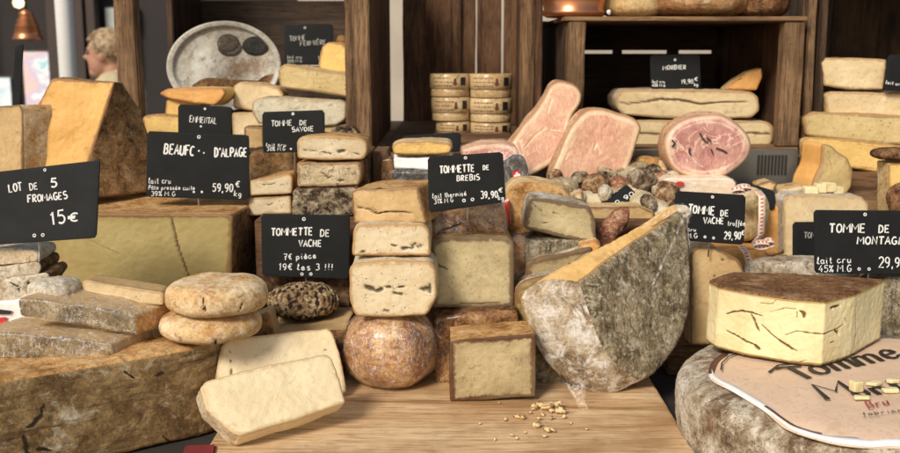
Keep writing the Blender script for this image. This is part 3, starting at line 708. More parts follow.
# copper lamp
cl = W(27, 25, 4.8); lamp = thing('pendant_lamp', cl, 'ribbed copper pendant lamp, lit, far behind at the upper left', 'lamp')
def lathe(name, c, prof, mat, par, seg=32):
    V = []; Fc = []
    for (r, z) in prof:
        for k in range(seg): V.append((c[0]+r*math.cos(2*math.pi*k/seg), c[1]+r*math.sin(2*math.pi*k/seg), c[2]+z))
    for i in range(len(prof)-1):
        for k in range(seg): Fc.append((i*seg+k, i*seg+(k+1) % seg, (i+1)*seg+(k+1) % seg, (i+1)*seg+k))
    return mkobj(name, V, Fc, [mat], None, par)
lathe('lamp_shade', cl, [(.012, .07), (.03, .06), (.034, .045), (.030, .04), (.045, .02), (.040, .015), (.055, -.005), (.05, -.01), (.060, -.03), (.056, -.035), (.066, -.055), (.074, -.07), (.07, -.071), (.02, .04)], M['copper'], lamp)
bm_ = NT('lit_bulb'); e = bm_.n('Emission', Color=(1., .75, .45), Strength=2.5); bm_.t.links.new(e.outputs[0], bm_.out.inputs[0])
lathe('bulb', cl+Vector((-.02, -.03, .10)), [(.001, .026), (.02, .018), (.026, 0), (.02, -.018), (.001, -.026)], bm_.m, lamp, 16)
tube('cord', [cl+Vector((0, 0, .07)), cl+Vector((0, 0, 1.6))], .004, M['ink'], lamp, 6)

# ---- person (far behind, seen in profile facing left)
def person():
    Y = 4.9; s = S(Y, 60)
    hd = W(106, 55, Y)                 # head centre
    gz = -.95; H = hd.z-gz+.115
    t = empty('person', (hd.x, Y, gz), 'light haired person in a beige top seen in profile behind the stall', 'person')
    bm = bmesh.new()
    def cap(a, b, r0, r1, n=7, sx=1.0, sy=1.0):
        a, b = Vector(a), Vector(b)
        for i in range(n+1):
            u = i/n; p = a.lerp(b, u); r = r0+(r1-r0)*u
            mt = Matrix.Translation(p) @ Matrix.Diagonal((sx*r, sy*r, r, 1))
            bmesh.ops.create_icosphere(bm, subdivisions=2, radius=1, matrix=mt)
    # the person faces -x
    x, y, z = hd
    def el(dx, dy, dz, rx, ry, rz, rot=0):
        mt = Matrix.Translation((x+dx, y+dy, z+dz)) @ Matrix.Rotation(R(rot), 4, 'Y') @ Matrix.Diagonal((rx, ry, rz, 1)); bmesh.ops.create_icosphere(bm, subdivisions=3, radius=1, matrix=mt)
    el(.005, 0, .02, .088, .070, .092); el(-.030, 0, -.030, .058, .056, .075); el(-.055, 0, -.085, .030, .032, .024)
    el(-.094, 0, -.012, .020, .012, .013, 20); el(-.085, 0, .004, .010, .010, .028, 20); el(-.076, 0, -.060, .013, .022, .007); el(-.074, 0, -.075, .013, .02, .006)
    el(-.070, 0, .030, .02, .045, .010); el(.0, .066, -.005, .018, .012, .028); el(.0, -.066, -.005, .018, .012, .028)
    cap((x+.03, y, z-.06), (x+.05, y, z-.15), .050, .055)
    sh = z-.185
    for sgn in (-1, 1):
        cap((x+.05, y+sgn*.02, sh+.03), (x+.05, y+sgn*.16, sh-.02), .06, .055)
        cap((x+.05, y+sgn*.18, sh-.03), (x+.06, y+sgn*.22, sh-.30), .050, .038); cap((x+.06, y+sgn*.22, sh-.30), (x-.14, y+sgn*.18, sh-.40), .038, .027)
        # hand with fingers
        hx, hy, hz = x-.17, y+sgn*.175, sh-.415
        cap((hx+.02, hy, hz), (hx-.04, hy, hz-.01), .028, .026, 4, 1, 1.1)
        for f in range(4): cap((hx-.05, hy-.024+f*.016, hz-.012), (hx-.10-(.012 if f in (1, 2) else 0), hy-.028+f*.018, hz-.035), .010, .008, 6)
        cap((hx-.01, hy-sgn*.03, hz), (hx-.055, hy-sgn*.058, hz-.012), .011, .009, 5)
        cap((x+.05, y+sgn*.09, sh-.55), (x+.03, y+sgn*.09, gz+.45), .085, .055, 9); cap((x+.03, y+sgn*.09, gz+.45), (x+.06, y+sgn*.09, gz+.08), .052, .036, 9)
        cap((x+.07, y+sgn*.09, gz+.05), (x-.12, y+sgn*.09, gz+.035), .045, .030, 6)
    cap((x+.05, y, sh-.03), (x+.05, y, sh-.50), .115, .12, 9, 1, 1.45)
    V = [tuple(v.co) for v in bm.verts]; Fc = [[v.index for v in f.verts] for f in bm.faces]; bm.free()
    skin = plain('skin', (.42, .22, .15), .5, .15, 20, .05, Subsurface_Weight=.1)
    o = mkobj('body', V, Fc, [skin], None, t); md = o.modifiers.new('fuse', 'REMESH'); md.mode = 'VOXEL'; md.voxel_size = .007; md.use_smooth_shade = True
    sm = o.modifiers.new('smooth', 'SMOOTH'); sm.iterations = 4
    # eyes
    for sgn in (-1, 1):
        bm = bmesh.new(); bmesh.ops.create_icosphere(bm, subdivisions=2, radius=.011, matrix=Matrix.Translation((x-.078, y+sgn*.028, z+.012)))
        mkobj('eye', [tuple(v.co) for v in bm.verts], [[v.index for v in f.verts] for f in bm.faces], [plain('eye', (.10, .08, .07), .2, 0, 10, 0)], None, t); bm.free()
    # clothing
    bm = bmesh.new()
    cap((x+.05, y, sh-.01), (x+.05, y, sh-.56), .128, .14, 10, 1, 1.45)
    for sgn in (-1, 1):
        cap((x+.05, y+sgn*.02, sh+.035), (x+.05, y+sgn*.17, sh-.02), .068, .064); cap((x+.05, y+sgn*.18, sh-.03), (x+.06, y+sgn*.22, sh-.30), .062, .050); cap((x+.06, y+sgn*.22, sh-.30), (x-.10, y+sgn*.19, sh-.385), .049, .038)
    cap((x+.045, y, sh+.04), (x+.05, y, sh+.075), .07, .06, 3)
    o = mkobj('top', [tuple(v.co) for v in bm.verts], [[v.index for v in f.verts] for f in bm.faces], [plain('beige_top', (.52, .44, .27), .9, .4, 14, .5)], None, t); bm.free()
    md = o.modifiers.new('fuse', 'REMESH'); md.mode = 'VOXEL'; md.voxel_size = .009; md.use_smooth_shade = True
    bm = bmesh.new()
    for sgn in (-1, 1):
        cap((x+.05, y+sgn*.085, sh-.53), (x+.03, y+sgn*.09, gz+.45), .105, .072, 9); cap((x+.03, y+sgn*.09, gz+.45), (x+.06, y+sgn*.09, gz+.10), .070, .062, 9)
    o = mkobj('trousers', [tuple(v.co) for v in bm.verts], [[v.index for v in f.verts] for f in bm.faces], [plain('dark_trousers', (.03, .03, .04), .9, .3, 14, .5)], None, t); bm.free()
    md = o.modifiers.new('fuse', 'REMESH'); md.mode = 'VOXEL'; md.voxel_size = .010; md.use_smooth_shade = True
    # hair: curls
    bm = bmesh.new(); rnd = random.Random(3)
    bmesh.ops.create_icosphere(bm, subdivisions=4, radius=1, matrix=Matrix.Translation((x+.022, y, z+.040)) @ Matrix.Diagonal((.096, .082, .090, 1)))
    for i in range(1500):
        th = rnd.uniform(0, 2*math.pi); ph = math.acos(rnd.uniform(-.35, 1)); d = Vector((math.sin(ph)*math.cos(th), math.sin(ph)*math.sin(th), math.cos(ph)))
        if d.x < -.45 and d.z < .42: continue
        if d.z < -.1 and d.x < .1: continue
        c = Vector((x+.012+d.x*.098, y+d.y*.080, z+.028+d.z*.097)); r = rnd.uniform(.003, .006)
        bmesh.ops.create_icosphere(bm, subdivisions=1, radius=1, matrix=Matrix.Translation(c) @ Matrix.Rotation(rnd.uniform(0, 3), 4, d) @ Matrix.Diagonal((r*2.6, r*.7, r*.8, 1)))
    o = mkobj('hair', [tuple(v.co) for v in bm.verts], [[v.index for v in f.verts] for f in bm.faces], [rind('blond_hair', [(.16, .09, .045), (.36, .24, .13), (.50, .38, .24), (.64, .54, .40)], 40, bump=1)], None, t); bm.free()
    for ch in t.children: pass
person()
# ================================================================ THE CHEESES: central stacks
def cheese(pxs, Y, depth, mats, label, **kw):
    name = kw.pop('name', 'cheese_block'); return block(name, pxs, Y, depth, [M[m] for m in mats], label, kw.pop('cat', 'cheese'), **kw)
wheel('tomme_wheel', (-.0765, 1.232, 0), .0585, .094, [M['r_tomme']], 'whole orange brown tomme in crinkled film at the bottom of the central stack', pw=2.9, amp=.003, scale=30, famp=.0006, wrap=True, nseg=180, nz=70)
holesA = [([(367, 287), (373, 289)], 3.2, .003), ([(377, 291), (382, 289)], 2.5, .003), ([(387, 287), (390, 287)], 2.2, .003), ([(394, 293), (402, 294)], 1.6, .002), ([(423, 289), (430, 288)], 3, .004), ([(430, 285), (430, 292)], 2, .003), ([(384, 310), (388, 311)], 1.8, .002), ([(399, 287), (404, 287)], 1.7, .002), ([(420, 289), (424, 290)], 1.3, .002)]
cheese([(349, 268), (356, 262), (392, 260), (430, 261), (437, 270), (438, 296), (427, 316), (392, 318), (355, 317), (350, 300)], 1.19, .085, ['cream', 'r_pale'], 'cream cut tomme with a row of dark holes on the film wrapped round tomme', rad=.006, cracks=holesA, er=.004, amp=.0015)
cheese([(353, 230), (358, 225), (390, 223), (424, 224), (430, 230), (431, 256), (352, 256)], 1.205, .08, ['cream', 'r_pale'], 'cream cut tomme with blue black holes, second from top of the central stack', rad=.004, cracks=[([(403, 249), (408, 248)], 2.2, .003), ([(411, 248), (415, 244)], 2, .003), ([(417, 247), (422, 245)], 1.8, .002), ([(362, 252), (364, 252)], 2, .002), ([(392, 245), (396, 246)], 1.3, .001)])
cheese([(351, 191), (362, 188), (418, 187), (427, 224), (353, 224)], 1.225, .078, ['tan', 'r_btop'], 'golden brown cut tomme with a cracked face on top of the central stack', yaw=-14, rad=.004, er=.0028, cracks=[([(352, 207), (368, 209), (377, 214), (386, 212), (402, 212), (412, 213)], 1.1, .004), ([(366, 190), (380, 187.5), (392, 189)], .9, .001)], amp=.002)
cheese([(449.5, 341), (466, 338), (500, 336.5), (535, 334), (536, 360), (536, 397), (500, 399), (451, 402), (449, 370)], 1.158, .062, ['rustic', 'r_dark', 'r_btop'], 'dark rimmed cut cheese with rough tan top standing in front on the board', em=[2, 2, 2, 1, 1, 1, 1, 1, 1], rad=.002, er=.002, amp=.0015, name='cheese_wedge')
cheese([(433, 318), (470, 313), (517, 311), (521, 345), (520, 381), (470, 386), (434, 386), (431, 350)], 1.228, .085, ['r_dkwrap', 'r_redbrown'], 'brown wrapped cheese with matte rind behind the dark rimmed front wedge', rad=.006, er=.006, amp=.003, wrap=True)
cheese([(431, 243), (440, 237.5), (475, 236), (508, 237), (514, 243), (514.5, 280), (514, 307), (475, 309), (433, 308), (432, 275)], 1.256, .08, ['grey_edge', 'r_btop'], 'pale yellow cut cheese with ragged brown top in the second stack from the centre', rad=.003, er=.003, amp=.0016, cracks=[([(434, 262), (440, 266), (447, 269)], 1.4, .002), ([(460, 303), (480, 304), (500, 302)], 1.5, .001)])
cheese([(430, 208), (440, 200), (495, 198), (504, 204), (508, 237), (470, 238), (431, 238)], 1.285, .075, ['r_dkwrap', 'r_dkwrap'], 'glossy film wrapped dark orange cheese under the tommette de brebis sign', rad=.008, er=.008, amp=.004, wrap=True)
# E group
cheese([(530, 198), (545, 198), (590, 206), (596, 222), (597, 240), (590, 243), (560, 238), (524, 228), (526, 212)], 1.30, .06, ['grey_edge', 'r_greywhite'], 'tilted pale cut cheese with grey rim, topmost beside the big half wheel', rad=.004, er=.003, cracks=[([(539, 210), (542, 211)], .9, .002), ([(553, 213), (557, 214)], 1, .002), ([(544, 223), (547, 223)], .8, .002), ([(552, 231), (554, 231)], .7, .002), ([(535, 206), (536.5, 206)], .7, .001)])
cheese([(526, 262), (545, 256), (592, 247), (594, 260), (594, 283), (527, 284)], 1.28, .07, ['rustic', 'r_greywhite'], 'cut cheese with curled pale rind under the tilted grey rimmed cheese', rad=.003, er=.004, amp=.003, em=1)
cheese([(522, 240), (600, 240), (602, 250), (560, 256), (524, 262)], 1.296, .06, ['r_grey', 'r_grey'], 'thin dark grey mouldy slice between the tilted cheese and the curled rind', rad=.006, er=.004)
cheese([(516, 288), (524, 281), (560, 272), (580, 270), (580, 331), (518, 332), (514, 310)], 1.255, .07, ['olive', 'r_greywhite'], 'olive toned cut cheese with flaky white rind left of the big half wheel', rad=.005, er=.006, amp=.003)
cheese([(530, 333), (570, 331), (572, 388), (536, 388)], 1.23, .07, ['r_grey', 'r_grey'], 'grey brown rind cheese in shadow at the foot of the big half wheel', rad=.005, er=.005)
cheese([(513, 238), (521, 235), (527, 240), (526, 262), (524, 290), (515, 290), (512, 262)], 1.30, .05, ['r_tomme', 'r_dkwrap'], 'narrow glossy wrapped cheese edge right of the pale yellow cut cheese', rad=.006, er=.006, amp=.003, wrap=True)
cheese([(505, 196), (511, 186), (520, 182), (545, 183), (566, 188), (572, 197), (571, 230), (521, 240), (507, 232)], 1.375, .07, ['r_btop', 'r_gold'], 'brown half cheese with golden top behind the tilted grey rimmed cheese', rad=.010, er=.008, amp=.003)
cheese([(575, 214), (585, 207), (640, 206), (655, 212), (655, 244), (575, 246)], 1.40, .09, ['tan', 'r_gold'], 'beige slab behind the upper edge of the big half wheel', rad=.003, name='cheese_slab')
cheese([(579, 243), (597, 239), (602, 246), (596, 256), (580, 257)], 1.285, .03, ['orange', 'r_gold'], 'small orange piece tucked right of the tilted grey rimmed cheese', rad=.002, name='cheese_piece')
blob('dry_sausage', 610, 231, 1.345, 11, 11, 30, M['saus_red'], 'dark red dry sausage end poking up behind the half wheel', 'sausage', rot=(0, 35, 0), pw=1.8)
# the big half wheel
M['halfcut'] = paste('half_wheel_paste', (.70, .47, .19), (.60, .36, .12), (.30, .17, .07), .003, mott=.4, streak=.4)
fo, fn = face([(583, 281), (612, 259), (645, 237), (680, 211), (688, 212), (692, 235), (693.5, 270), (692, 310), (686, 335), (672, 357), (655, 374), (645, 382), (628, 372), (612, 355), (602, 338), (594, 315), (588, 297)], 1.185, 30, 18, (645, 382))
fe = []
full = Vector((-.083, .022, -.019))
for i, k in enumerate([.93, .62, .38, .14, .09, .25, .5, .8, 1, 1, 1, 1, 1, 1, 1, 1, 1]): fe.append(full*k)
half = solid('half_wheel', fo, fe, [M['r_grey'], M['halfcut'], M['r_wrapside']], em=[1, 1, 1, 2, 2, 2, 2, 2, 2, 2, 2, 2, 2, 2, 2, 2, 2], rad=[.003]*5+[.02]*12, er=.009, amp=.0032, scale=26, famp=.0009, sp=1.6, maxn=440, bulge=.010,
    cracks=[([(632, 270), (660, 255), (686, 236)], .8, .0012), ([(600, 300), (640, 285), (690, 262)], .6, .001), ([(650, 262), (648, 300)], .6, .001), ([(632, 307), (637, 310)], 2.5, .002)], wrap=True)
tag(half, 'big half wheel of grey rind cheese leaning, yellow cut side up, wrapped in film', 'cheese')
# film tail of the wrap
q = W(570, 398, 1.17)
def film_tail():
    V = []; Fc = []; n = 14; k = 22
    for i in range(n):
        u = i/(n-1); 
        for j in range(k):
            a = 2*math.pi*j/k; r = (.010*(1-u)**1.4+.0018+.008*max(0, u-.6))*(1+.35*math.sin(a*5+u*4))
            V.append((q.x+.004+.006*u+r*math.cos(a), q.y-.008-.040*u+r*.5*math.sin(a)-.001, .018*(1-u)**1.2+.0055+r*.25*math.sin(a)))
    for i in range(n-1):
        for j in range(k): Fc.append((i*k+j, i*k+(j+1) % k, (i+1)*k+(j+1) % k, (i+1)*k+j))
    return mkobj('film_twist', V, Fc, [M['film']], None, half)
film_tail()
# the two pale slabs in front
def slab(pxs, Y, yaw, tilt, anchor, th, label, mats, **kw):
    pts, n = face(pxs, Y, yaw, tilt, anchor)
    o = solid('cheese_slab', pts, -n*th, [M[m] for m in mats], **kw); tag(o, label, 'cheese'); return o
slab([(217, 372), (222, 345), (229, 338), (300, 331), (328, 328), (333, 332), (340, 352), (347, 392), (300, 408), (220, 412)], 1.115, 24, 30, (240, 412), .034, 'pale yellow slab leaning behind the front slab, darker of the two', ['blocks', 'r_pale', 'blocks'], em=[1, 1, 2, 2, 2, 2, 2, 2, 2, 1], rad=.003, er=.0025, amp=.0012, cracks=[([(325, 350), (326, 350)], 1.2, .002), ([(230, 352), (232, 385)], .5, .0005)])
slab([(200, 387), (206, 380), (262, 366), (325, 354), (332, 357), (339, 378), (346, 402), (300, 418), (240, 436), (232, 432), (206, 409)], .998, 30, 42, (240, 436), .028, 'pale butter coloured slab lying tilted at the front of the board, brightest cheese', ['blocks', 'r_pale', 'blocks'], em=[2, 2, 2, 2, 2, 2, 2, 2, 1, 1, 1], rad=.003, er=.003, amp=.0014)
# crumbs
crs = [(517, 418, 3), (523, 420, 2.5), (506, 421, 2), (534, 411, 4), (541, 408, 4), (547, 411, 4.5), (543, 416, 3), (552, 413, 3), (556, 409, 4.5), (560, 414, 4), (551, 420, 3), (547, 432, 4), (537, 428, 3), (553, 433, 3), (545, 438, 2.5), (512, 437, 2), (517, 440, 2), (564, 419, 2.5), (499, 404, 1.5), (539, 421, 2), (530, 414, 1.8), (571, 424, 1.5), (525, 434, 1.5), (480, 425, 1.3), (587, 430, 1.3), (495, 441, 1.3)]
for i, (x, y, r) in enumerate(crs):
    d = ray(x, y); p = CAM+d*(.42/-d.z); s = S(p.y, y)*r; bm = bmesh.new()
    bmesh.ops.create_cube(bm, size=1); bmesh.ops.bevel(bm, geom=list(bm.edges), offset=.2, segments=2, affect='EDGES')
    rm = Euler((random.uniform(-.3, .3), random.uniform(-.3, .3), random.uniform(0, 3))).to_matrix(); sc = Vector((random.uniform(1.4, 2.4), random.uniform(1, 1.5), random.uniform(.9, 1.4)))*s*1.05
    V = []
    for v_ in bm.verts:
        c = Vector((v_.co.x*sc.x, v_.co.y*sc.y, v_.co.z*sc.z)); c += Vector((noise.noise(v_.co*1.7+Vector((i, 0, 0))), noise.noise(v_.co*1.7+Vector((0, i, 0))), noise.noise(v_.co*1.7+Vector((0, 0, i)))))*s*.9; V.append(p+rm@c)
    mz = min(v.z for v in V); V = [(v.x, v.y, v.z-mz+.0005) for v in V]
    o = mkobj('cheese_crumb', V, [[q_.index for q_ in f.verts] for f in bm.faces], [M['crumb']], attrs={'rim': [.05]*len(V), 'crk': [0]*len(V)}); bm.free()
    tag(o, 'small irregular yellow crumb lying on the wooden board in front of the wrapped half wheel', 'crumb', 'cheese crumbs on the board')

# ================================================================ LEFT
wp = [Vector((x_, y_, .082)) for x_, y_ in [(-.75, .86), (-.60, .918), (-.47, .998), (-.325, 1.094), (-.281, 1.128), (-.268, 1.18), (-.262, 1.40), (-.29, 1.53), (-.60, 1.55), (-.90, 1.50), (-.95, 1.0)]]
o = solid('large_cheese', wp, Vector((0, 0, -.1105)), [M['r_btop'], M['r_beaufort']], em=1, fm=0, bmi=1, rad=[.06, .05, .08, .06, .02, .02, .05, .05, .05, .1, .1], er=.006, amp=.003, scale=14, famp=.0008, fscale=110, sp=1.5, maxn=900,
    cracks=[([(44, 404), (41, 415), (33, 424), (26, 428)], 3.2, .0005), ([(24, 437), (28, 453)], 3.5, .0005), ([(38, 449), (50, 450)], 3, .0005), ([(125, 372), (134, 378)], 1.5, .0004), ([(156, 376), (163, 372)], 2.2, .0004), ([(163, 436), (172, 444), (168, 452)], 1.6, .001)])
tag(o, 'huge brown piece of cheese wheel at the lower left with a dark brushed mark', 'cheese')
bf, bn = face([(38, 214), (100, 213), (228, 214), (233, 217), (232, 250), (231, 304), (100, 306), (38, 306)], 1.345, 0, 0)
bo = solid('beaufort_block', bf, Vector((.012, .165, 0)), [M['olive'], M['r_btop'], M['r_brown']], em=[1, 1, 2, 2, 2, 0, 0, 0], rad=.002, er=.0035, amp=.0015, scale=16, famp=.0004, sp=1.6, maxn=460, bulge=-.004,
    cracks=[([(171, 215), (173, 225), (177, 243), (182, 258), (189, 276), (193, 288)], 1.5, .002), ([(45, 266), (58, 268)], 1, .001)])
tag(bo, 'large olive yellow beaufort block with a thin vertical crack, under the beaufort sign', 'cheese')
# golden wedge standing on the beaufort
wf, wn = face([(38, 104), (45, 90), (52, 79), (85, 81), (115, 81.5), (104, 115), (88, 165), (80, 199), (38, 199)], 1.425, 0, 12)
we = [Vector((.02, .05, 0))]*3+[Vector((.004, .03, 0)), Vector((.003, .03, -.002)), Vector((.038, .06, -.002)), Vector((.075, .08, 0)), Vector((.095, .09, 0)), Vector((.02, .08, 0))]
o = solid('cheese_wedge', wf, we, [M['golden'], M['r_brown']], em=1, rad=.002, er=.002, amp=.003, scale=22, sp=2)
tag(o, 'tall golden wedge with dark brown rind leaning to the right beside the white pole', 'cheese')
wf, wn = face([(-6, 107), (20, 104), (23, 110), (24, 200), (-6, 200)], 1.40, 8, 4)
o = solid('cheese_wedge', wf, Vector((.034, .055, -.004)), [M['tan'], M['r_orange']], em=1, rad=.002, er=.002, amp=.002); tag(o, 'pale wedge with orange brown rind at the left edge holding a thin dark sign', 'cheese')
sign([(15, 46), (23, 44), (20, 106), (12, 108)], 1.43, 'narrow dark slate seen edge on at the upper left corner', yaw=0, tilt=0, stake=.02, rc=1)
# small things on the large wheel: slices, packages
cheese([(-20, 250), (10, 248), (36, 251), (39, 257), (36, 264), (-20, 268)], 1.17, .06, ['r_pale', 'r_white'], 'pale folded slice on top of the pile at the left edge', rad=.004, er=.003, amp=.003, name='cheese_slice')
cheese([(-20, 269), (10, 266), (38, 262), (41, 267), (38, 275), (-20, 286)], 1.165, .06, ['r_white', 'r_brown'], 'crusty speckled slice second from the top of the left edge pile', rad=.004, er=.002, amp=.002, name='cheese_slice')
cheese([(-20, 287), (14, 278), (46, 272), (50, 276), (42, 290), (28, 301), (-20, 303)], 1.16, .06, ['r_white', 'r_brown'], 'crusty white mould piece with dark cracks at the left edge', rad=.004, er=.003, amp=.003, cracks=[([(10, 282), (18, 286), (20, 292)], 1.2, .002), ([(28, 281), (30, 290)], 1.2, .002)], name='cheese_piece')
pk, pn = face([(-20, 304), (26, 300), (33, 303), (33, 324), (-20, 333)], 1.155, 0, 0)
o = solid('cheese_package', pk, Vector((0, .06, 0)), [M['paper']], em=0, rad=.004, er=.002, amp=.002); tag(o, 'white paper package with a red printed square at the left edge', 'package')
ik = Ink()
def patch(name, pxs, p0, n, mat, parent, th=.0006):
    pts = [onplane(x_, y_, p0, n) for x_, y_ in pxs]
    k = len(pts); V = [list(p+n*th) for p in pts]+[list(p-n*.0005) for p in pts]
    Fc = [tuple(range(k)), tuple(range(2*k-1, k-1, -1))]+[(i, (i+1) % k, k+(i+1) % k, k+i) for i in range(k)]
    return mkobj(name, V, Fc, [mat], None, parent, smooth=False)
pf0 = pk[0]+pn*.0022
patch('red_square', [(-4, 318), (6, 317), (6, 327), (-4, 329)], pf0, pn, M['red'], o); patch('dark_print', [(-4, 309), (12, 311), (10, 314), (-4, 314)], pf0, pn, M['ink'], o)
# wrapped slabs
cheese([(-20, 331), (0, 333), (60, 337), (112, 344), (114, 363), (60, 361), (-20, 357)], 1.075, .085, ['r_slabside', 'r_dark', 'slabtop'], 'lower film wrapped flat slab with brown top on the huge wheel', em=[2, 2, 2, 2, 1, 1, 1], ext=Vector((.024, .075, .0)), yaw=8, rad=.002, er=.002, amp=.002, wrap=True, name='wrapped_slab')
cheese([(18, 299), (40, 300), (90, 307), (135, 316), (136, 335), (90, 326), (20, 316)], 1.10, .075, ['r_slabside', 'r_btop', 'slabtop'], 'upper film wrapped flat slab resting across the lower one', em=[2, 2, 2, 1, 1, 1, 1], ext=Vector((.034, .070, .003)), yaw=14, rad=.002, er=.002, amp=.002, wrap=True, name='wrapped_slab')
cheese([(82, 283), (86, 280), (130, 287), (164, 293), (164, 306), (120, 303), (84, 302)], 1.145, .035, ['pale', 'r_orange', 'tan'], 'tan half cheese lying on the upper wrapped slab', em=[2, 2, 2, 1, 1, 1, 1], yaw=6, rad=.003, er=.002, amp=.0015, name='cheese_piece')
p = W(58, 301, 1.15)
wheel('soft_cheese', (p.x+.002, 1.140, .1315), .0305, .026, [M['r_white']], 'small round bloomy cheese with wrinkled white rind on the wrapped slab', pw=3, amp=.002, scale=60, famp=.0008)
# pair of round cheeses
p = W(209, 347, 1.125)
wheel('round_cheese', (p.x-.004, 1.155, .083), .0605, .034, [M['r_orange']], 'lower of two round orange tommettes, mostly covered by the upper one', pw=2.8, amp=.0025, scale=28, cracks=[([(214, 336), (216, 345)], .9, .0015)], wrap=False)
p = W(214, 323, 1.13)
wheel('round_cheese', (p.x-.001, 1.155, .114), .0590, .041, [M['r_orange']], 'upper round orange tommette with two dark cracks in its side', pw=3.3, amp=.003, scale=28, famp=.0006, nseg=200, nz=70, cracks=[([(203, 297), (204, 304), (206, 312)], 1.0, .002), ([(241, 297), (242, 305), (239, 313)], .9, .002), ([(202, 308), (208, 310)], .7, .001)])
# ribbed cheese, slab beneath, board behind
p = W(303, 318, 1.30)
rb = wheel('basket_cheese', (p.x, 1.31, p.z-.002), .0485, .046, [M['nutty']], 'dark round cheese with basket weave ridges under the tommette de vache sign', pw=2.3, amp=.002, scale=40, famp=.0015, fscale=260, ell=.95, topmat=None, nseg=200, nz=60)
rb.data.materials[0] = rind('basket_rind', [(.14, .07, .03), (.34, .20, .09), (.58, .43, .23), (.76, .64, .43)], 60, bump=.9, patch=(.05, .028, .015), pth=(.52, .60), crk=(.035, .02, .012))
ca = [0.0]*len(rb.data.vertices)
for i_, v_ in enumerate(rb.data.vertices):
    c = v_.co; a_ = math.atan2(c.y, c.x); rr_ = math.hypot(c.x, c.y)
    g_ = math.sin(c.x*520+c.y*120)*math.sin(c.z*420-c.y*420+c.x*60)*.7+noise.noise(c*170)*1.1; up_ = max(0, min(1, (c.z-.012)/.015))
    ca[i_] = max(0, min(1, (1.0-(g_+.45)*1.2)*.75))*(.25+.75*up_) if up_ > 0 else .5+.5*noise.noise(c*220); ca[i_] = max(ca[i_], .9*(noise.noise(c*150) > .05)*(1-up_))
    v_.co = c*(1+.018*g_*up_)
rb.data.attributes['crk'].data.foreach_set('value', ca)
cheese([(266, 335), (300, 333), (346, 330), (348, 344), (340, 395), (262, 395)], 1.235, .12, ['r_redbrown', 'r_dark', 'tan'], 'dark brown block under the basket weave cheese behind the pale slabs', em=[2, 2, 1, 1, 1, 1], rad=.004, er=.003, amp=.003)
cheese([(252, 318), (268, 312), (276, 340), (254, 346)], 1.225, .04, ['r_btop', 'tan'], 'small brown piece between the orange tommettes and the basket weave cheese', rad=.003, amp=.002, name='cheese_piece')
cheese([(262, 274), (350, 274), (350, 330), (262, 330)], 1.372, .012, ['r_dark', 'r_btop'], 'dark brown cheese edge directly behind the basket weave cheese', rad=.003)
# ================================================================ middle left cluster
holesT = [([(339, 152), (344, 151)], 2.2, .003), ([(322, 152), (331, 154)], 1.0, .002), ([(303, 150), (318, 151)], .8, .001), ([(353, 153), (360, 154)], .8, .001)]
cheese([(297, 141), (302, 137), (330, 135.5), (360, 138), (367, 142), (368, 152), (364, 160), (330, 161), (297, 159)], 1.415, .075, ['cream', 'r_btop'], 'cut tomme with toasted brown top and dark hole, highest of the stack left of centre', rad=.005, er=.0028, cracks=holesT)
cheese([(297, 163), (330, 162), (361, 162), (363, 175), (359, 186), (330, 187), (297, 187)], 1.42, .075, ['tomsav', 'r_btop'], 'crumbly cream cheese in the middle of the stack left of centre', rad=.003, er=.003, amp=.002, famp=.001, cracks=[([(322, 172), (328, 178), (333, 176)], 1, .002), ([(338, 181), (343, 180)], 1.3, .002)])
cheese([(292, 190), (330, 188), (358, 188), (360, 215), (325, 218), (291, 216)], 1.41, .075, ['r_mott', 'r_dark'], 'black and cream mottled cheese at the bottom of the stack left of centre', rad=.004, er=.004, amp=.003, famp=.0012)
cheese([(249, 181), (290, 174), (293, 178), (292, 194), (249, 196)], 1.435, .06, ['cream', 'r_btop'], 'upper of two thin cut tommes right of the beaufort sign', rad=.003, er=.002, cracks=[([(262, 185), (275, 184)], .7, .001)])
cheese([(249, 198), (291, 195), (292, 214), (249, 216)], 1.44, .06, ['cream', 'r_btop'], 'lower of two thin cut tommes right of the beaufort sign', rad=.003, er=.002, cracks=[([(268, 205), (272, 204)], .9, .001)])
cheese([(248, 152), (262, 149), (300, 150), (303, 176), (300, 205), (248, 205)], 1.515, .08, ['r_brown', 'r_dark'], 'rough brown rind cheese below the tomme de savoie sign', rad=.008, er=.008, amp=.003)
# cluster in the left crate
cheese([(159, 94), (166, 89), (175, 88), (222, 88), (226, 93), (222, 100), (215, 106), (195, 104), (168, 99)], 1.66, .06, ['orange', 'yellow'], 'flat orange yellow wedge above the emmental sign', rad=.003, yaw=-6, name='cheese_wedge', em=1)
cheese([(166, 101), (173, 96), (200, 100), (206, 118), (206, 150), (163, 150)], 1.675, .06, ['yellow', 'tan'], 'yellow cheese piece under the flat orange wedge', rad=.003, name='cheese_piece')
cheese([(143, 117), (158, 115), (178, 116), (184, 120), (186, 151), (144, 151)], 1.63, .05, ['yellow', 'r_btop'], 'pale yellow wedge with brown crusty top left of the emmental sign', rad=.002, amp=.002)
cheese([(233, 86), (240, 82), (262, 84), (279, 88), (284, 94), (283, 106), (275, 111), (250, 111), (233, 108)], 1.70, .05, ['pale', 'r_gold'], 'pale block in front of the tray, right of the orange wedge', rad=.004, amp=.002)
cheese([(232, 113), (262, 112), (266, 130), (266, 152), (232, 152)], 1.68, .05, ['pale', 'r_btop'], 'pale wedge between the emmental and tomme de savoie signs', rad=.003, amp=.002)
cheese([(277, 70), (284, 64), (320, 69), (362, 76), (369, 80), (368, 94), (362, 100), (320, 93), (280, 88)], 1.655, .055, ['spotted', 'r_gold'], 'long yellow tilted slab on top of the pile in the left crate', rad=.004, er=.003, name='cheese_slab')
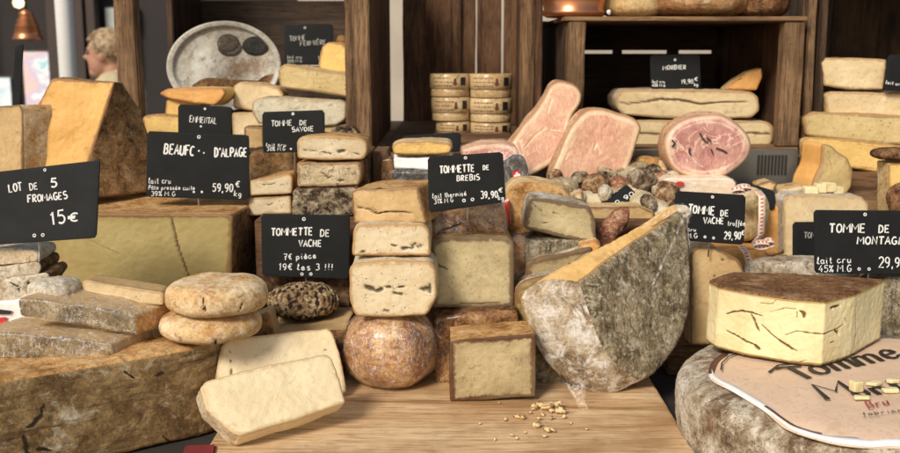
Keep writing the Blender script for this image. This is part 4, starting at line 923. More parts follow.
cheese([(252, 101), (262, 97), (300, 98), (340, 100), (347, 104), (346, 120), (336, 126), (300, 128), (258, 124), (252, 112)], 1.645, .065, ['blue', 'r_greywhite'], 'long creamy veined slab above the tomme de savoie sign', rad=.005, er=.004, name='cheese_slab')
cheese([(244, 127), (300, 128), (352, 124), (358, 131), (358, 152), (244, 152)], 1.65, .06, ['tan', 'r_brown'], 'brown edged cheese behind the tomme de savoie sign', rad=.004, amp=.003)
cheese([(322, 46), (329, 42), (340, 43), (347, 47), (348, 73), (334, 74), (320, 71), (318, 66)], 1.70, .035, ['yellow', 'orange'], 'small upright yellow wedge standing on the tilted slab', rad=.002, yaw=-10, em=1, name='cheese_wedge')
blob('small_jar', 342, 40, 1.73, 5.5, 5.5, 5, M['r_brown'], 'small brown lump behind the upright yellow wedge', 'cheese', pw=3)
for q_, Y_, m_, lab_ in [([(205, 112), (228, 108), (232, 114), (232, 152), (205, 152)], 1.73, 'yellow', 'yellow cheese end in shadow behind the emmental sign'), ([(262, 128), (286, 122), (296, 130), (296, 152), (262, 152)], 1.60, 'tan', 'tan cheese end left of the tomme de savoie sign'), ([(330, 128), (352, 126), (358, 134), (356, 152), (330, 152)], 1.60, 'r_mott', 'mottled crusty piece above the toasted tomme'), ([(351, 160), (366, 158), (372, 190), (352, 190)], 1.46, 'r_brown', 'narrow brown rind edge right of the crumbly cream cheese'), ([(380, 160), (392, 158), (396, 205), (380, 205)], 1.47, 'r_dkwrap', 'narrow brown cheese beside the dark printed package'), ([(278, 178), (298, 176), (298, 205), (278, 205)], 1.47, 'r_white', 'whitish rind edge behind the two thin cut tommes')]:
    cheese(q_, Y_, .03, [m_, 'r_dark'], lab_, rad=.003, er=.003, amp=.003, name='cheese_piece')
# enamel tray
tc = W(224, 66, 1.86)
def tray():
    s = S(1.86, 60); RX, RZ = 57*s, 44*s
    t = empty('enamel_tray', tc, 'oval cream enamel tray leaning inside the left crate with two truffles painted on it', 'tray')
    mats = rind('worn_enamel', [(.24, .15, .08), (.40, .36, .28), (.46, .44, .38), (.50, .49, .44)], 14, bump=.05, rough=.35, fine=60, patch=(.34, .27, .18), pth=(.58, .75))
    mrim = rind('enamel_rim', [(.30, .27, .21), (.42, .40, .34), (.5, .48, .43)], 20, bump=.05, rough=.3)
    def disc(name, prof, mat, cx=0, cz=0, rx=RX, rz=RZ, par=t, dy=0):
        V = []; Fc = []; k = 72
        for (r, d) in prof:
            for j in range(k):
                a = 2*math.pi*j/k; zz = cz+r*rz*math.sin(a); V.append((tc.x+cx+r*rx*math.cos(a), tc.y+dy+d+zz*.22, tc.z+zz))
        for i in range(len(prof)-1):
            for j in range(k): Fc.append((i*k+j, i*k+(j+1) % k, (i+1)*k+(j+1) % k, (i+1)*k+j))
        Fc += [tuple(range(k))] if prof[0][0] < .1 else []
        return mkobj(name, V, Fc, [mat], None, par)
    disc('tray_base', [(.0001, .010), (.5, .010), (.84, .0095), (.88, .006), (.90, 0)], mats)
    disc('rim', [(.90, -.0005), (.93, -.003), (.97, -.002), (1.0, -.004), (1.01, -.001), (1.0, .004), (.92, .006)], mrim)
    tr1 = rind('painted_truffle', [(.05, .04, .03), (.11, .09, .07), (.18, .15, .12)], 60, bump=.2); tr2 = rind('painted_truffle_dark', [(.015, .015, .013), (.035, .035, .03), (.06, .06, .055)], 70, bump=.2)
    for (px, py, rx, rz, m, dy) in [(228, 48, 12, 8, tr1, .0068), (226, 43, 11, 9, tr1, .0050), (254, 46, 13.5, 9.5, tr2, .0066)]:
        q_ = W(px, py, 1.86); disc('painted_truffle', [(.0001, -.001), (.6, -.001), (.95, -.0005), (1, .001)], m, q_.x-tc.x, q_.z-tc.z, rx*s, rz*s, dy=dy)
    # brown band lettering strip replaced by a plain curved band
    bandm = rind('painted_band', [(.05, .022, .012), (.13, .06, .03), (.22, .12, .05), (.32, .20, .08)], 26, bump=.1)
    pts = [(190, 86), (198, 80), (206, 78), (232, 80), (256, 81), (263, 76), (272, 74), (273, 82), (262, 86), (240, 90), (206, 87), (198, 89), (191, 91)]
    V = []; 
    for (a_, b_) in pts:
        q_ = W(a_, b_, 1.84); V.append((q_.x, tc.y+.0062+(q_.z-tc.z)*.22-.004, q_.z))
    k = len(V); V += [(a_, b_+.003, c_) for a_, b_, c_ in V]
    mkobj('painted_band', V, [tuple(range(k)), tuple(range(2*k-1, k-1, -1))]+[(i, (i+1) % k, k+(i+1) % k, k+i) for i in range(k)], [bandm], None, t, smooth=False)
tray()
# round wooden boxes
def rbox(px, py0, py1, r, Y, label):
    s = S(Y, py1); p = W(px, py1, Y); h = (py1-py0)*s; R_ = r*s
    t = empty('round_box', p, label, 'cheese box', 'round wooden cheese boxes')
    bw = rind('box_wood', [(.36, .23, .10), (.48, .33, .16), (.56, .41, .22), (.62, .48, .28)], 14, bump=.1, streak=((1, 1, 8), (.40, .26, .12)), shine=.35)
    lathe('box_body', p, [(.001, .0), (R_*.95, 0), (R_*.96, .001), (R_*.96, h*.45), (R_*.93, h*.46)], bw, t, 64)
    lathe('box_lid', p, [(R_*.965, h*.34), (R_, h*.35), (R_*1.005, h*.6), (R_, h*.97), (R_*.97, h), (.001, h)], bw, t, 64)
    ik = Ink()
    def cyl(a, z): return Vector((p.x+R_*1.012*math.sin(a), p.y-R_*1.012*math.cos(a), p.z+z))
    rr = random.Random(int(px+py0))
    for row in range(3):
        a = -.9
        while a < .05:
            l = rr.uniform(.05, .16); n = Vector((math.sin(a), -math.cos(a), 0))
            ik.stroke([cyl(a+l*q_/3, h*(.82-.17*row)) for q_ in range(4)], .0007, n); a += l+.05
    ik.build('lid_print', M['dkbrown'], t)
    a0 = rr.uniform(.50, .6)
    V = [cyl(a0+.02+u*.32, z) for u in (0, .25, .5, .75, 1) for z in (h*.50, h*.86)]
    V = [list(v_) for v_ in V]; mkobj('dark_label', V, [(2*i, 2*i+2, 2*i+3, 2*i+1) for i in range(4)], [M['ink']], None, t, smooth=False)
    # bell-like printed figure
    c = []
    for k in range(13):
        u = k/12*2*math.pi; c.append(list(cyl(.25+.13*math.cos(u)*(1 if math.sin(u) < 0 else .55), h*(.66+.17*math.sin(u)))))
    mkobj('printed_figure', c, [tuple(range(12))], [M['dkbrown']], None, t, smooth=False)
YB2 = 1.83
rbox(450, 74, 96, 20, YB2, 'top round wooden cheese box of the left column, seen behind the sheep cheese sign'); rbox(451, 97, 120, 19.5, YB2, 'middle round wooden cheese box of the left column'); rbox(453, 121, 139, 17, YB2, 'bottom round wooden cheese box of the left column, partly hidden')
rbox(490.5, 74, 97, 21.5, YB2, 'top round wooden cheese box of the right column with folded film'); rbox(490.5, 98, 121, 21.5, YB2, 'middle round wooden cheese box of the right column'); rbox(490.5, 122, 139, 20.5, YB2, 'bottom round wooden cheese box of the right column beside the ham')
s_ = step(-.03, .11, 1.70, 1.95, .273, 'thin brown shelf board under the round wooden boxes', 'crate_h', .2625)
# camembert and packed hams
cheese([(391, 146), (400, 142), (430, 141), (450, 143), (453, 148), (450, 154), (420, 156), (393, 155)], 1.47, .07, ['yellow', 'r_gold'], 'flat golden cheese on top of the wrapped packages left of the sheep cheese sign', rad=.004, er=.004)
cheese([(394, 157), (452, 157), (454, 168), (440, 171), (392, 169)], 1.475, .07, ['paper', 'paper'], 'silvery white wrapped package under the flat golden cheese', rad=.005, er=.004, amp=.003, name='wrapped_package', cat='package', wrap=True)
cheese([(390, 171), (452, 172), (454, 205), (390, 205)], 1.47, .07, ['char', 'char'], 'dark printed package under the silvery wrapped package', rad=.004, er=.004, amp=.002, name='wrapped_package', cat='package', wrap=True)
cheese([(461, 150), (480, 144), (505, 143), (518, 148), (519, 158), (505, 166), (465, 166)], 1.46, .06, ['ham_red', 'r_skin'], 'pink cured ham slice pack above the right end of the sheep cheese sign', rad=.005, er=.004, name='ham_pack', cat='ham', wrap=True)
pk, pn = face([(500, 164), (515, 155), (524, 158), (530, 175), (529, 190), (505, 200), (500, 190)], 1.44, 10, 0)
o = solid('ham_pack', pk, Vector((0, .06, 0)), [M['char']], em=0, rad=.003, er=.003, amp=.002, wrap=True); tag(o, 'dark ham pack printed with a small white cross on red beside the pink ham', 'ham pack')
p0 = pk[0]+pn*.0045; patch('red_emblem', [(512, 172), (520, 170), (521, 180), (513, 182)], p0, pn, M['red'], o, .0008)
patch('white_cross', [(513.5, 175), (515.8, 174.5), (515.5, 172.5), (517.5, 172), (517.9, 174), (520, 173.5), (520.3, 175.8), (518.3, 176.3), (518.7, 179), (516.7, 179.4), (516.2, 177), (514, 177.5)], p0, pn, M['paper'], o, .0016)
cheese([(497, 205), (510, 200), (511, 226), (499, 226)], 1.36, .03, ['red', 'paper'], 'small red and white wrapper edge beside the sheep cheese sign', rad=.002, name='wrapper', cat='wrapper')
# hams
cheese([(551, 84), (560, 80), (576, 84), (583, 92), (582, 103), (572, 116), (570, 128), (572, 137), (566, 150), (554, 164), (535, 174), (500, 196), (495, 186), (505, 150), (522, 126), (538, 108)], 1.545, .05, ['ham', 'r_skin'], 'long pink cured ham leaning against the crate post, left of the three hams', tilt=20, rad=.012, er=.006, amp=.003, name='cured_ham', cat='ham', cracks=[([(525, 148), (535, 136), (545, 129), (560, 131)], 1.4, .0015), ([(548, 112), (552, 100)], 1.2, .001), ([(520, 140), (524, 155)], 1.0, .001)])
cheese([(583, 112), (592, 108), (606, 109), (636, 119), (642, 128), (636, 150), (628, 172), (620, 198), (548, 200), (550, 172), (562, 145), (572, 124)], 1.505, .05, ['ham', 'r_skin'], 'broad pale pink ham cut face upright beside the long leaning ham, middle of the three', tilt=14, rad=.014, er=.006, amp=.003, name='cured_ham', cat='ham', cracks=[([(594, 150), (597, 143), (600, 152), (598, 146)], 1.2, .001), ([(575, 135), (566, 160)], .9, .0008)])
circ = [(707+44.5*math.cos(a)*(1+.03*math.cos(3*a)), 147-33.5*math.sin(a)*(1+.03*math.sin(2*a))) for a in [2*math.pi*i/22 for i in range(22)]]
cheese(circ, 1.475, .055, ['ham_red', 'r_skin'], 'round boned ham with rosy veined face in front of the grey vent', tilt=8, rad=.01, er=.010, amp=.003, name='round_ham', cat='ham')
ik = Ink(); hp, hn = face([(707, 180)], 1.475, 0, 8); hp0 = hp[0]+hn*.003
for pts in ([(672, 140), (675, 143), (672, 147)], [(690, 148), (689, 152), (691, 155)], [(700, 133), (703, 139), (708, 143), (707, 137), (711, 142)], [(716, 148), (722, 150), (727, 153)], [(711, 149), (713, 154)]):
    ik.stroke([onplane(a_, b_, hp0, hn) for a_, b_ in pts], .0013, hn, h=.0012)
ik.build('rosemary', M['char'], bpy.data.objects['round_ham'])
# tub with red dot
pk, pn = face([(662, 181), (668, 178), (730, 178), (736, 182), (736, 204), (662, 204)], 1.45, 0, 0)
o = solid('plastic_tub', pk, Vector((0, .09, 0)), [plain('creamy_plastic', (.68, .56, .42), .35, .3, 30, .1)], em=0, rad=.004, er=.003, amp=.001, wrap=True); tag(o, 'cream wrapped tub with a red spot under the round ham', 'tub')
patch('red_spot', [(680+4.5*math.cos(a*.7), 184+2.6*math.sin(a*.7)) for a in range(9)], pk[0]+pn*.003, pn, M['red'], o)
# sausages
for (px, py, Y, rx, ry, rz, m, lab, rot) in [
 (564, 187, 1.46, 16, 12, 10, 'saus_grey', 'grey mouldy sausage end at the foot of the broad ham', (0, 10, 20)),
 (595, 184, 1.46, 14, 12, 10.5, 'saus_brown', 'dark brown sausage end right of the grey mouldy one', (0, -20, 0)),
 (616, 186, 1.48, 13, 11, 9, 'saus_red', 'reddish dry sausage end next to the nut crusted one', (0, -10, 0)),
 (626, 172, 1.53, 24, 12, 8, 'saus_grey', 'long pale grey sausage lying behind the others', (0, -14, 12)),
 (641, 180, 1.47, 15, 11, 13, 'nutty', 'nut crusted sausage with creamy cut end, largest of the pile', (10, 10, 0)),
 (650, 164, 1.56, 17, 12, 8, 'r_btop', 'brown sausage at the back of the pile near the round ham', (0, 6, 0)),
 (666, 194, 1.45, 12, 12, 14, 'saus_brown', 'brown speckled sausage end at the right of the pile', (0, 10, 0)),
 (656, 182, 1.50, 12, 12, 14, 'saus_red', 'dark sausage wedged between the nut crusted and brown speckled ones', (0, 25, 0))]:
    blob('dry_sausage', px, py, Y, rx, ry, rz, M[m], lab, 'sausage', rot=rot)
for i_, (px, py, Y, rx, ry, rz, m, lab) in enumerate([
 (580, 178, 1.50, 9, 8, 7, 'nutty', 'small pale mouldy sausage end between the two hams'),
 (606, 174, 1.52, 11, 9, 7, 'saus_grey', 'pale knobbly sausage end under the broad ham edge'),
 (654, 172, 1.50, 9, 8, 7, 'r_mott', 'black and cream crusted ball near the nut crusted sausage'),
 (672, 178, 1.49, 8, 8, 7, 'saus_grey', 'small pale sausage end touching the cream wrapped tub'),
 (605, 193, 1.44, 9, 8, 6, 'r_white', 'small white cheese ball left of the tilted black sign'),
 (556, 178, 1.49, 8, 8, 7, 'saus_brown', 'small brown sausage end tucked below the long leaning ham'),
 (648, 202, 1.42, 10, 8, 7, 'nutty', 'pale crusted cheese ball right of the tilted black sign')]):
    blob('dry_sausage' if 'sausage' in lab else 'small_cheese', px, py, Y, rx, ry, rz, M[m], lab, 'sausage' if 'sausage' in lab else 'cheese', rot=(0, 20*i_, 30*i_))
for q_, Y_, m_, lab_, t_ in [([(590, 176), (600, 170), (616, 172), (620, 182), (606, 190), (592, 186)], 1.495, 'r_mott', 'black and cream crusted cheese chunk in the middle of the sausage pile', 20),
 ([(632, 166), (645, 158), (664, 161), (668, 170), (650, 175), (634, 173)], 1.535, 'r_gold', 'flat golden brown cheese chunk at the top of the sausage pile', 30),
 ([(612, 190), (628, 182), (642, 188), (636, 198), (616, 199)], 1.452, 'tomsav', 'crumbly pale cheese chunk just above the tilted black sign', 30),
 ([(654, 188), (664, 184), (676, 190), (676, 206), (658, 206)], 1.44, 'nutty', 'rough nut crusted chunk at the right end of the sausage pile', 10),
 ([(566, 196), (576, 190), (586, 194), (584, 206), (568, 206)], 1.435, 'r_pale', 'small pale rind chunk behind the golden topped half cheese', 20),
 ([(640, 204), (652, 199), (668, 204), (668, 218), (642, 218)], 1.415, 'blue', 'blue veined chunk below the right end of the sausage pile', 20)]:
    cheese(q_, Y_, .035, [m_, 'r_pale'], lab_, rad=.002, er=.002, amp=.003, famp=.0012, tilt=t_, name='cheese_piece')
cheese([(583, 193), (590, 189), (620, 190), (632, 194), (628, 208), (583, 210)], 1.445, .04, ['blue', 'r_pale'], 'white blue veined cheese piece left of the tilted black sign', rad=.004, amp=.003, name='cheese_piece')
cheese([(630, 198), (640, 192), (655, 196), (664, 212), (660, 220), (628, 220)], 1.435, .04, ['blue', 'r_pale'], 'white speckled cheese piece right of the tilted black sign', rad=.004, amp=.003, name='cheese_piece')
cheese([(574, 193), (582, 190), (583, 206), (575, 206)], 1.43, .02, ['pale', 'r_pale'], 'tiny cream chunk between sausages and veined cheese', rad=.002, name='cheese_piece')
blob('small_cheese', 632, 210, 1.42, 8, 7, 4, M['r_pale'], 'small pale nut shaped cheese below the tilted black sign', 'cheese')
sign([(627, 184), (640, 197), (620, 211), (586, 214), (597, 205)], 1.425, 'black tilted price sign lying among the sausages', [('10,90', 612, 208, 634, 195, 4, .5), ('KG', 600, 210, 612, 206, 3, .4)], tilt=35, stake=0, rc=1, yaw=0)
# ================================================================ morbier crate
cheese([(615, 97), (622, 90), (690, 89), (752, 92), (759, 97), (760, 111), (752, 118), (690, 120), (622, 115), (616, 108)], 1.70, .09, ['morbier', 'r_pale'], 'upper long morbier block with a dark ash line, under the morbier sign', rad=.006, er=.0028, cracks=[([(618, 101), (626, 104), (645, 102), (660, 99), (680, 100), (700, 104), (725, 102), (752, 102)], 1.7, .0012)], name='morbier_block')
cheese([(630, 123), (640, 120), (700, 121), (767, 121), (774, 126), (773, 142), (764, 150), (700, 151), (632, 149)], 1.70, .09, ['morbier', 'r_pale'], 'lower long morbier block partly hidden by the round ham', rad=.006, er=.0028, cracks=[([(745, 133), (770, 133)], 1.7, .001), ([(634, 133), (662, 134)], 1.7, .001)], name='morbier_block')
cheese([(723, 90), (735, 80), (748, 72), (762, 68), (763, 78), (757, 91)], 1.74, .03, ['orange', 'r_gold'], 'small orange wedge on top of the upper morbier block', rad=.002, name='cheese_wedge', cracks=[([(738, 80), (741, 79)], .9, .001)])
# on the crate: pot, loaves
p = W(575, 14, 1.70)
lathe('copper_pot', (p.x, 1.72, .4735), [(.001, 0), (.045, 0), (.052, .004), (.053, .010), (.050, .013), (.053, .03), (.062, .09), (.064, .092), (.060, .09), (.048, .012), (.001, .01)], M['copper'], None, 48)
tag(bpy.data.objects['copper_pot'], 'copper pot standing on the left end of the morbier crate', 'pot')
zt = .474
for (px, rpx, hpx, rot, m, lab) in [(632, 34, 30, -14, 'r_gold', 'brown mottled cheese leaning left on top of the crate'), (700, 52, 40, 0, 'r_tomme', 'large orange brown round cheese on top of the crate'), (758, 34, 28, 0, 'r_redbrown', 'dark brown round cheese at the right end on top of the crate')]:
    x_ = W(px, 15, 1.74).x; wheel('round_cheese', (x_, 1.76, zt), rpx*S(1.74, 10), hpx*S(1.74, 10), [M[m]], lab, pw=3.2, amp=.003)
wheel('round_cheese', (.345, 1.87, zt), .05, .07, [M['r_brown']], 'brown cheese at the back on top of the crate between two others', pw=3)
blob('paper_scrap', 609, 12.5, 1.66, 2, 2, 2.5, M['paper'], 'tiny white paper scrap beside the copper pot', 'paper')
# ================================================================ RIGHT
wheel('whole_cheese', (.478, 1.062, -.029), .222, .099, [M['r_greywhite']], 'large grey white mouldy cheese wheel at the lower right under the printed paper', pw=4.6, amp=.003, scale=16, famp=.0009, fscale=120, nseg=420, nz=130)
lt = .0725
def ground_pt(x_, y_, z_=lt):
    d = ray(x_, y_); return CAM+d*((z_-.42)/d.z)
# paper label: sheet on top of the wheel
def chaikin(P, it=2, closed=False):
    for _ in range(it):
        Q = [] if closed else [P[0]]
        for i in range(len(P) if closed else len(P)-1):
            a, b = P[i], P[(i+1) % len(P)]; Q += [(a[0]*.75+b[0]*.25, a[1]*.75+b[1]*.25), (a[0]*.25+b[0]*.75, a[1]*.25+b[1]*.75)]
        if not closed: Q.append(P[-1])
        P = Q
    return P
lab = [(709, 370), (713, 356), (724, 352), (740, 350), (790, 345), (860, 338), (905, 337), (960, 350), (960, 445), (900, 436), (846, 434), (806, 424), (785, 416), (762, 402), (735, 387), (713, 376)]
lab = chaikin(lab, 2, True)
def paper():
    P = [ground_pt(a, b) for a, b in lab]; k = len(P); c = sum(P, Vector())/k
    # resample
    dense = []
    for i in range(k):
        for j in range(3): dense.append(P[i].lerp(P[(i+1) % k], j/8))
    n = len(dense); V = [tuple(c)]; Fc = []; mi = []; rings = [.25, .5, .7, .82, .9, .94, .97, .985, 1.0]
    wc = Vector((.478, 1.062, 0))
    for r in rings:
        for q_ in dense:
            p = c+(q_-c)*r; rad_ = (Vector((p.x, p.y, 0))-wc).length/.222
            z = lt-.001-.099*.5*(1-(max(0, 1-rad_**4.6))**(1/4.6))*.9 + noise.noise(p*20)*.0012+.0012
            z = max(z, lt-.012)
            if r == 1.0: z -= .0012
            V.append((p.x, p.y, z))
    for i in range(n): Fc.append((0, 1+i, 1+(i+1) % n)); mi.append(0)
    for r in range(len(rings)-1):
        for i in range(n):
            a = 1+r*n; b = a+n; Fc.append((a+i, b+i, b+(i+1) % n, a+(i+1) % n)); mi.append(0)
    return V, Fc, mi, c
V, Fc, mi, pc = paper()
pap = mkobj('paper_label', V, Fc, [M['label']], mi); tag(pap, 'printed peach paper label reading Tomme Montagne on the lower right wheel', 'paper label')
so = pap.modifiers.new('thick', 'SOLIDIFY'); so.thickness = .0006; so.offset = -1
# white turned up edge
def strip(name, pxs, wd, mat, zoff, parent, lift=0.0, wlist=None):
    P = [ground_pt(a, b) for a, b in chaikin(pxs, 2)]; V = []; Fc = []
    Q = []
    for i in range(len(P)-1):
        for j in range(6): Q.append(P[i].lerp(P[i+1], j/6))
    Q.append(P[-1]); n = len(Q)
    for i, p in enumerate(Q):
        t_ = (Q[min(i+1, n-1)]-Q[max(i-1, 0)]).normalized(); o_ = Vector((-t_.y, t_.x, 0)); u = i/(n-1)
        w_ = wd if wlist is None else np.interp(u, np.linspace(0, 1, len(wlist)), wlist)
        rad_ = (Vector((p.x, p.y, 0))-Vector((.478, 1.062, 0))).length/.222
        zz = max(lt-.012, lt-.001-.0446*(1-(max(0, 1-rad_**4.6))**(1/4.6)))+noise.noise(p*20)*.0012+.0012
        for v_ in (0, .5, 1): V.append((p.x+o_.x*w_*(v_-.35), p.y+o_.y*w_*(v_-.35), zz+zoff+lift*(1-v_)**2*1.0))
    for i in range(n-1):
        for v_ in range(2): a = i*3+v_; Fc.append((a, a+3, a+4, a+1))
    o = mkobj(name, V, Fc, [mat], None, parent); sd = o.modifiers.new('thick', 'SOLIDIFY'); sd.thickness = .0004; sd.offset = -1; return o
strip('white_edge', [(709, 366), (712, 374), (735, 386), (762, 401), (785, 414), (806, 423), (825, 428), (846, 431), (870, 433), (900, 434), (960, 441)], .012, M['paper'], .0024, pap, -.003, [.004, .006, .008, .008, .006, .004, .005, .012, .016, .016, .016])
strip('brown_border', [(712, 370), (716, 359), (727, 353)], .007, M['dkbrown'], .0016, pap)
strip('brown_border', [(765, 402), (787, 414), (808, 422), (822, 425)], .003, M['dkbrown'], .0024, pap)
ik = Ink(); up3 = Vector((0, 0, 1)); pz = Vector((0, 0, lt+.0024)); nib = Vector((.75, .66, 0))
ik.stroke([ground_pt(a, b)+up3*.0016 for a, b in [(721, 371), (722, 364), (728, 358), (738, 354)]], .0010, up3)
ik.text('T', 797, 379, 822, 377, 14, pz, up3, w=2.3, nib=nib, slant=0, jit=0, up=(-21, -11))
ik.text('omme', 817, 375, 905, 356, 14, pz, up3, w=2.3, nib=nib, slant=0, jit=0, up=(-24, -14))
ik.text('M', 828, 399, 858, 395, 14, pz, up3, w=2.3, nib=nib, slant=0, jit=0, up=(-18, -14))
ik.text('ontagne', 858, 397, 990, 380, 13, pz, up3, w=2.3, nib=nib, slant=0, jit=0, up=(-20, -12))
ik.stroke([ground_pt(a, b)+up3*.0024 for a, b in [(769, 374), (778, 367), (795, 364)]], .0016, up3); ik.stroke([ground_pt(a, b)+up3*.0024 for a, b in [(776, 371), (790, 368)]], .001, up3)
ik.build('black_lettering', M['ink'], pap)
ik = Ink(); ik.text('Bière', 869, 407, 905, 402, 8, pz, up3, w=.8, nib=nib, jit=0, up=(-5, -7)) if False else ik.text('Bru', 869, 408, 890, 404, 8, pz, up3, w=.8, nib=nib, jit=0, up=(-5, -6)); ik.build('red_lettering', M['inkred'], pap)
ik = Ink(); ik.text('fabrication', 863, 416, 925, 409, 3.4, pz, up3, w=.4, jit=0, up=(-2, -3)); ik.build('small_lettering', M['ink'], pap)
# hero wedge: plan polygon
z0 = lt+.0025
pl_px = [(709, 343), (716, 349), (748, 357), (788, 364), (821, 367), (850, 358), (880, 340)]
plan = [ground_pt(a, b, z0) for a, b in pl_px]
plan += [Vector((plan[-1].x-.07, plan[-1].y+.028, z0)), Vector((plan[0].x+.042, plan[0].y+.058, z0))]
plan[0] += Vector((-.003, .010, 0))
top = [p+Vector((0, 0, .0755)) for p in plan]
hc = [([(726, 314), (733, 312), (742, 311), (752, 313), (762, 316)], 1.3, .004), ([(751, 314), (754, 320), (757, 327), (759, 331)], 1.6, .004), ([(727, 331), (735, 335), (745, 341), (753, 344), (757, 349)], 1.5, .005), ([(755, 345), (758, 349)], 2.4, .005),
      ([(762, 325), (771, 334), (780, 341), (787, 346), (797, 351)], 1.3, .004), ([(788, 346), (792, 349)], 2, .004), ([(785, 335), (797, 331), (810, 333), (824, 334), (838, 328), (843, 324)], 1.0, .001), ([(790, 361), (799, 362), (806, 360)], .6, .001),
      ([(800, 311), (804, 314), (804, 318)], 2.6, .0025), ([(797, 312), (797, 317)], 1, .001), ([(832, 308), (839, 306)], 2.2, .0035), ([(835, 330), (838, 333)], 2.6, .003), ([(830, 343), (834, 341)], .8, .001), ([(845, 318), (847, 322)], .7, .002), ([(856, 305), (857, 335), (852, 356)], .5, .001),
      ([(770, 312), (785, 308), (796, 309)], .6, .0008), ([(776, 300), (772, 304), (760, 303)], .6, .0008)]
he = [2, 2, 2, 2, 2, 2, 1, 1, 1]
hero = solid('cheese_wedge', top, Vector((0, 0, -.0755)), [M['r_btop'], M['r_brown'], M['hero']], em=[2, 2, 2, 2, 2, 2, 1, 1, 1], fm=0, bmi=1, rad=[.010, .004, .004, .002, .001, .002, .002, .006, .008], er=.004, amp=.0014, scale=22, famp=.0005, sp=.75, maxn=820, cracks=[(a_, b_*.8, c_) for a_, b_, c_ in hc])
hero.data.materials[0] = rind('speckled_brown_crust', [(.11, .042, .016), (.23, .105, .04), (.33, .175, .075), (.44, .29, .15)], 34, patch=(.42, .33, .23), pth=(.64, .72), bump=1.0, specks=(.05, .03, .02))
tag(hero, 'thick pale yellow wedge with cracks under a speckled brown crust on the paper label', 'cheese')
for i, (px, py, sx, sy, a, lab_) in enumerate([(856, 391, 7, 5.5, .3, 'upright cheese cube on the paper label, biggest of the tasting pieces'), (874, 385, 9, 4, .9, 'flat cheese tasting slice behind the cube on the paper label'), (890, 392, 9, 4, .1, 'flat cheese tasting slice at the right edge of the paper label'), (862, 399, 9, 3.5, -.1, 'flat cheese tasting slice in front of the cube on the paper label'), (893, 383, 7, 3, .4, 'small cheese tasting piece at the right edge of the frame')]):
    p = ground_pt(px, py, lt+.002); s = S(p.y, py); h = (11 if i == 0 else 4)*s
    P = [Vector((p.x+math.cos(a+b_)*sx*s*1.1, p.y+math.sin(a+b_)*sy*s*1.5, p.z+h)) for b_ in (.6, 2.5, 3.8, 5.6)]
    o = solid('cheese_cube', P, Vector((0, 0, -h)), [M['cube']], em=0, rad=.002, er=.0012, amp=.0008, scale=90, famp=.0002, sp=1); tag(o, lab_, 'cheese piece')
# behind the wedge
cheese([(690, 254), (697, 247), (715, 247), (740, 262), (746, 275), (742, 300), (718, 306), (712, 345), (690, 345)], 1.315, .06, ['tan', 'r_orange'], 'tan wedge with dark specks below the tomme de vache sign', rad=.003, er=.003, amp=.002, cracks=[([(713, 276), (715, 276)], 1.1, .001), ([(722, 259), (723, 260)], .8, .001), ([(728, 285), (729, 285)], .9, .001)], name='cheese_wedge')
bpy.data.objects['cheese_wedge'].name = 'cheese_wedge'
cheese([(712, 248), (735, 246), (765, 250), (773, 258), (770, 268), (745, 272), (715, 270)], 1.395, .05, ['orange', 'orange'], 'bright orange wedge tied with gingham ribbon behind the tomme de vache sign', rad=.004, er=.005, name='cheese_wedge')
c3 = W(748, 222, 1.43)
tw = wheel('tied_cheese', (c3.x, 1.44, .146), .040, .030, [M['r_gold']], 'round golden cheese standing on edge tied with red gingham ribbon', pw=2.6, rot=(90, 0, 25), amp=.001)
tw.location.z += .024
def ribbon(name, pts, w, parent, side=Vector((1, 0, 0))):
    V = []; Fc = []; UV = []; P = [Vector(p) for p in pts]; acc = 0; Q = []
    for i in range(len(P)-1):
        for j in range(6): Q.append(P[i].lerp(P[i+1], j/6))
    Q.append(P[-1])
    for i, p in enumerate(Q):
        if i: acc += (p-Q[i-1]).length
        V += [list(p-side*w/2), list(p+side*w/2)]; UV += [(acc/.0055, 0), (acc/.0055, 1)]
    for i in range(len(Q)-1): Fc.append((2*i, 2*i+2, 2*i+3, 2*i+1))
    o = mkobj(name, V, Fc, [M['gingham']], None, parent, uvs=UV); sd = o.modifiers.new('t', 'SOLIDIFY'); sd.thickness = .0004; return o
ribbon('gingham_ribbon', [W(a, b, y) for a, b, y in [(757, 190, 1.42), (762, 196, 1.385), (762, 215, 1.375), (761, 235, 1.38), (754, 243, 1.385)]], .010, tw, Vector((1, .1, .15)).normalized())
def bow(px, py, Y, w, h, par):
    s = S(Y, py); c = W(px, py, Y); pts = []
    for k in range(17):
        a = 2*math.pi*k/16; pts.append(c+Vector((math.cos(a)*w*s, -math.sin(a)*h*s*.6-.004, math.sin(a)*h*s*.8)))
    ribbon('bow', pts, .009, par, Vector((0, .8, .6)))
bow(743, 188, 1.385, 7, 3.5, tw); bow(737, 190, 1.38, 6, 3, tw); bow(760, 244, 1.37, 8, 4, tw); bow(768, 242, 1.375, 5, 4, tw)
ribbon('gingham_ribbon', [W(a, b, y) for a, b, y in [(741, 246, 1.385), (746, 252, 1.37), (749, 262, 1.372), (747, 274, 1.375)]], .010, tw, Vector((1, .1, .1)).normalized())
cheese([(783, 200), (790, 195), (830, 195), (862, 197), (869, 204), (869, 272), (783, 273)], 1.45, .045, ['pale', 'r_white'], 'pale square cheese block with white top carrying small cubes', rad=.003, er=.003, amp=.0015)
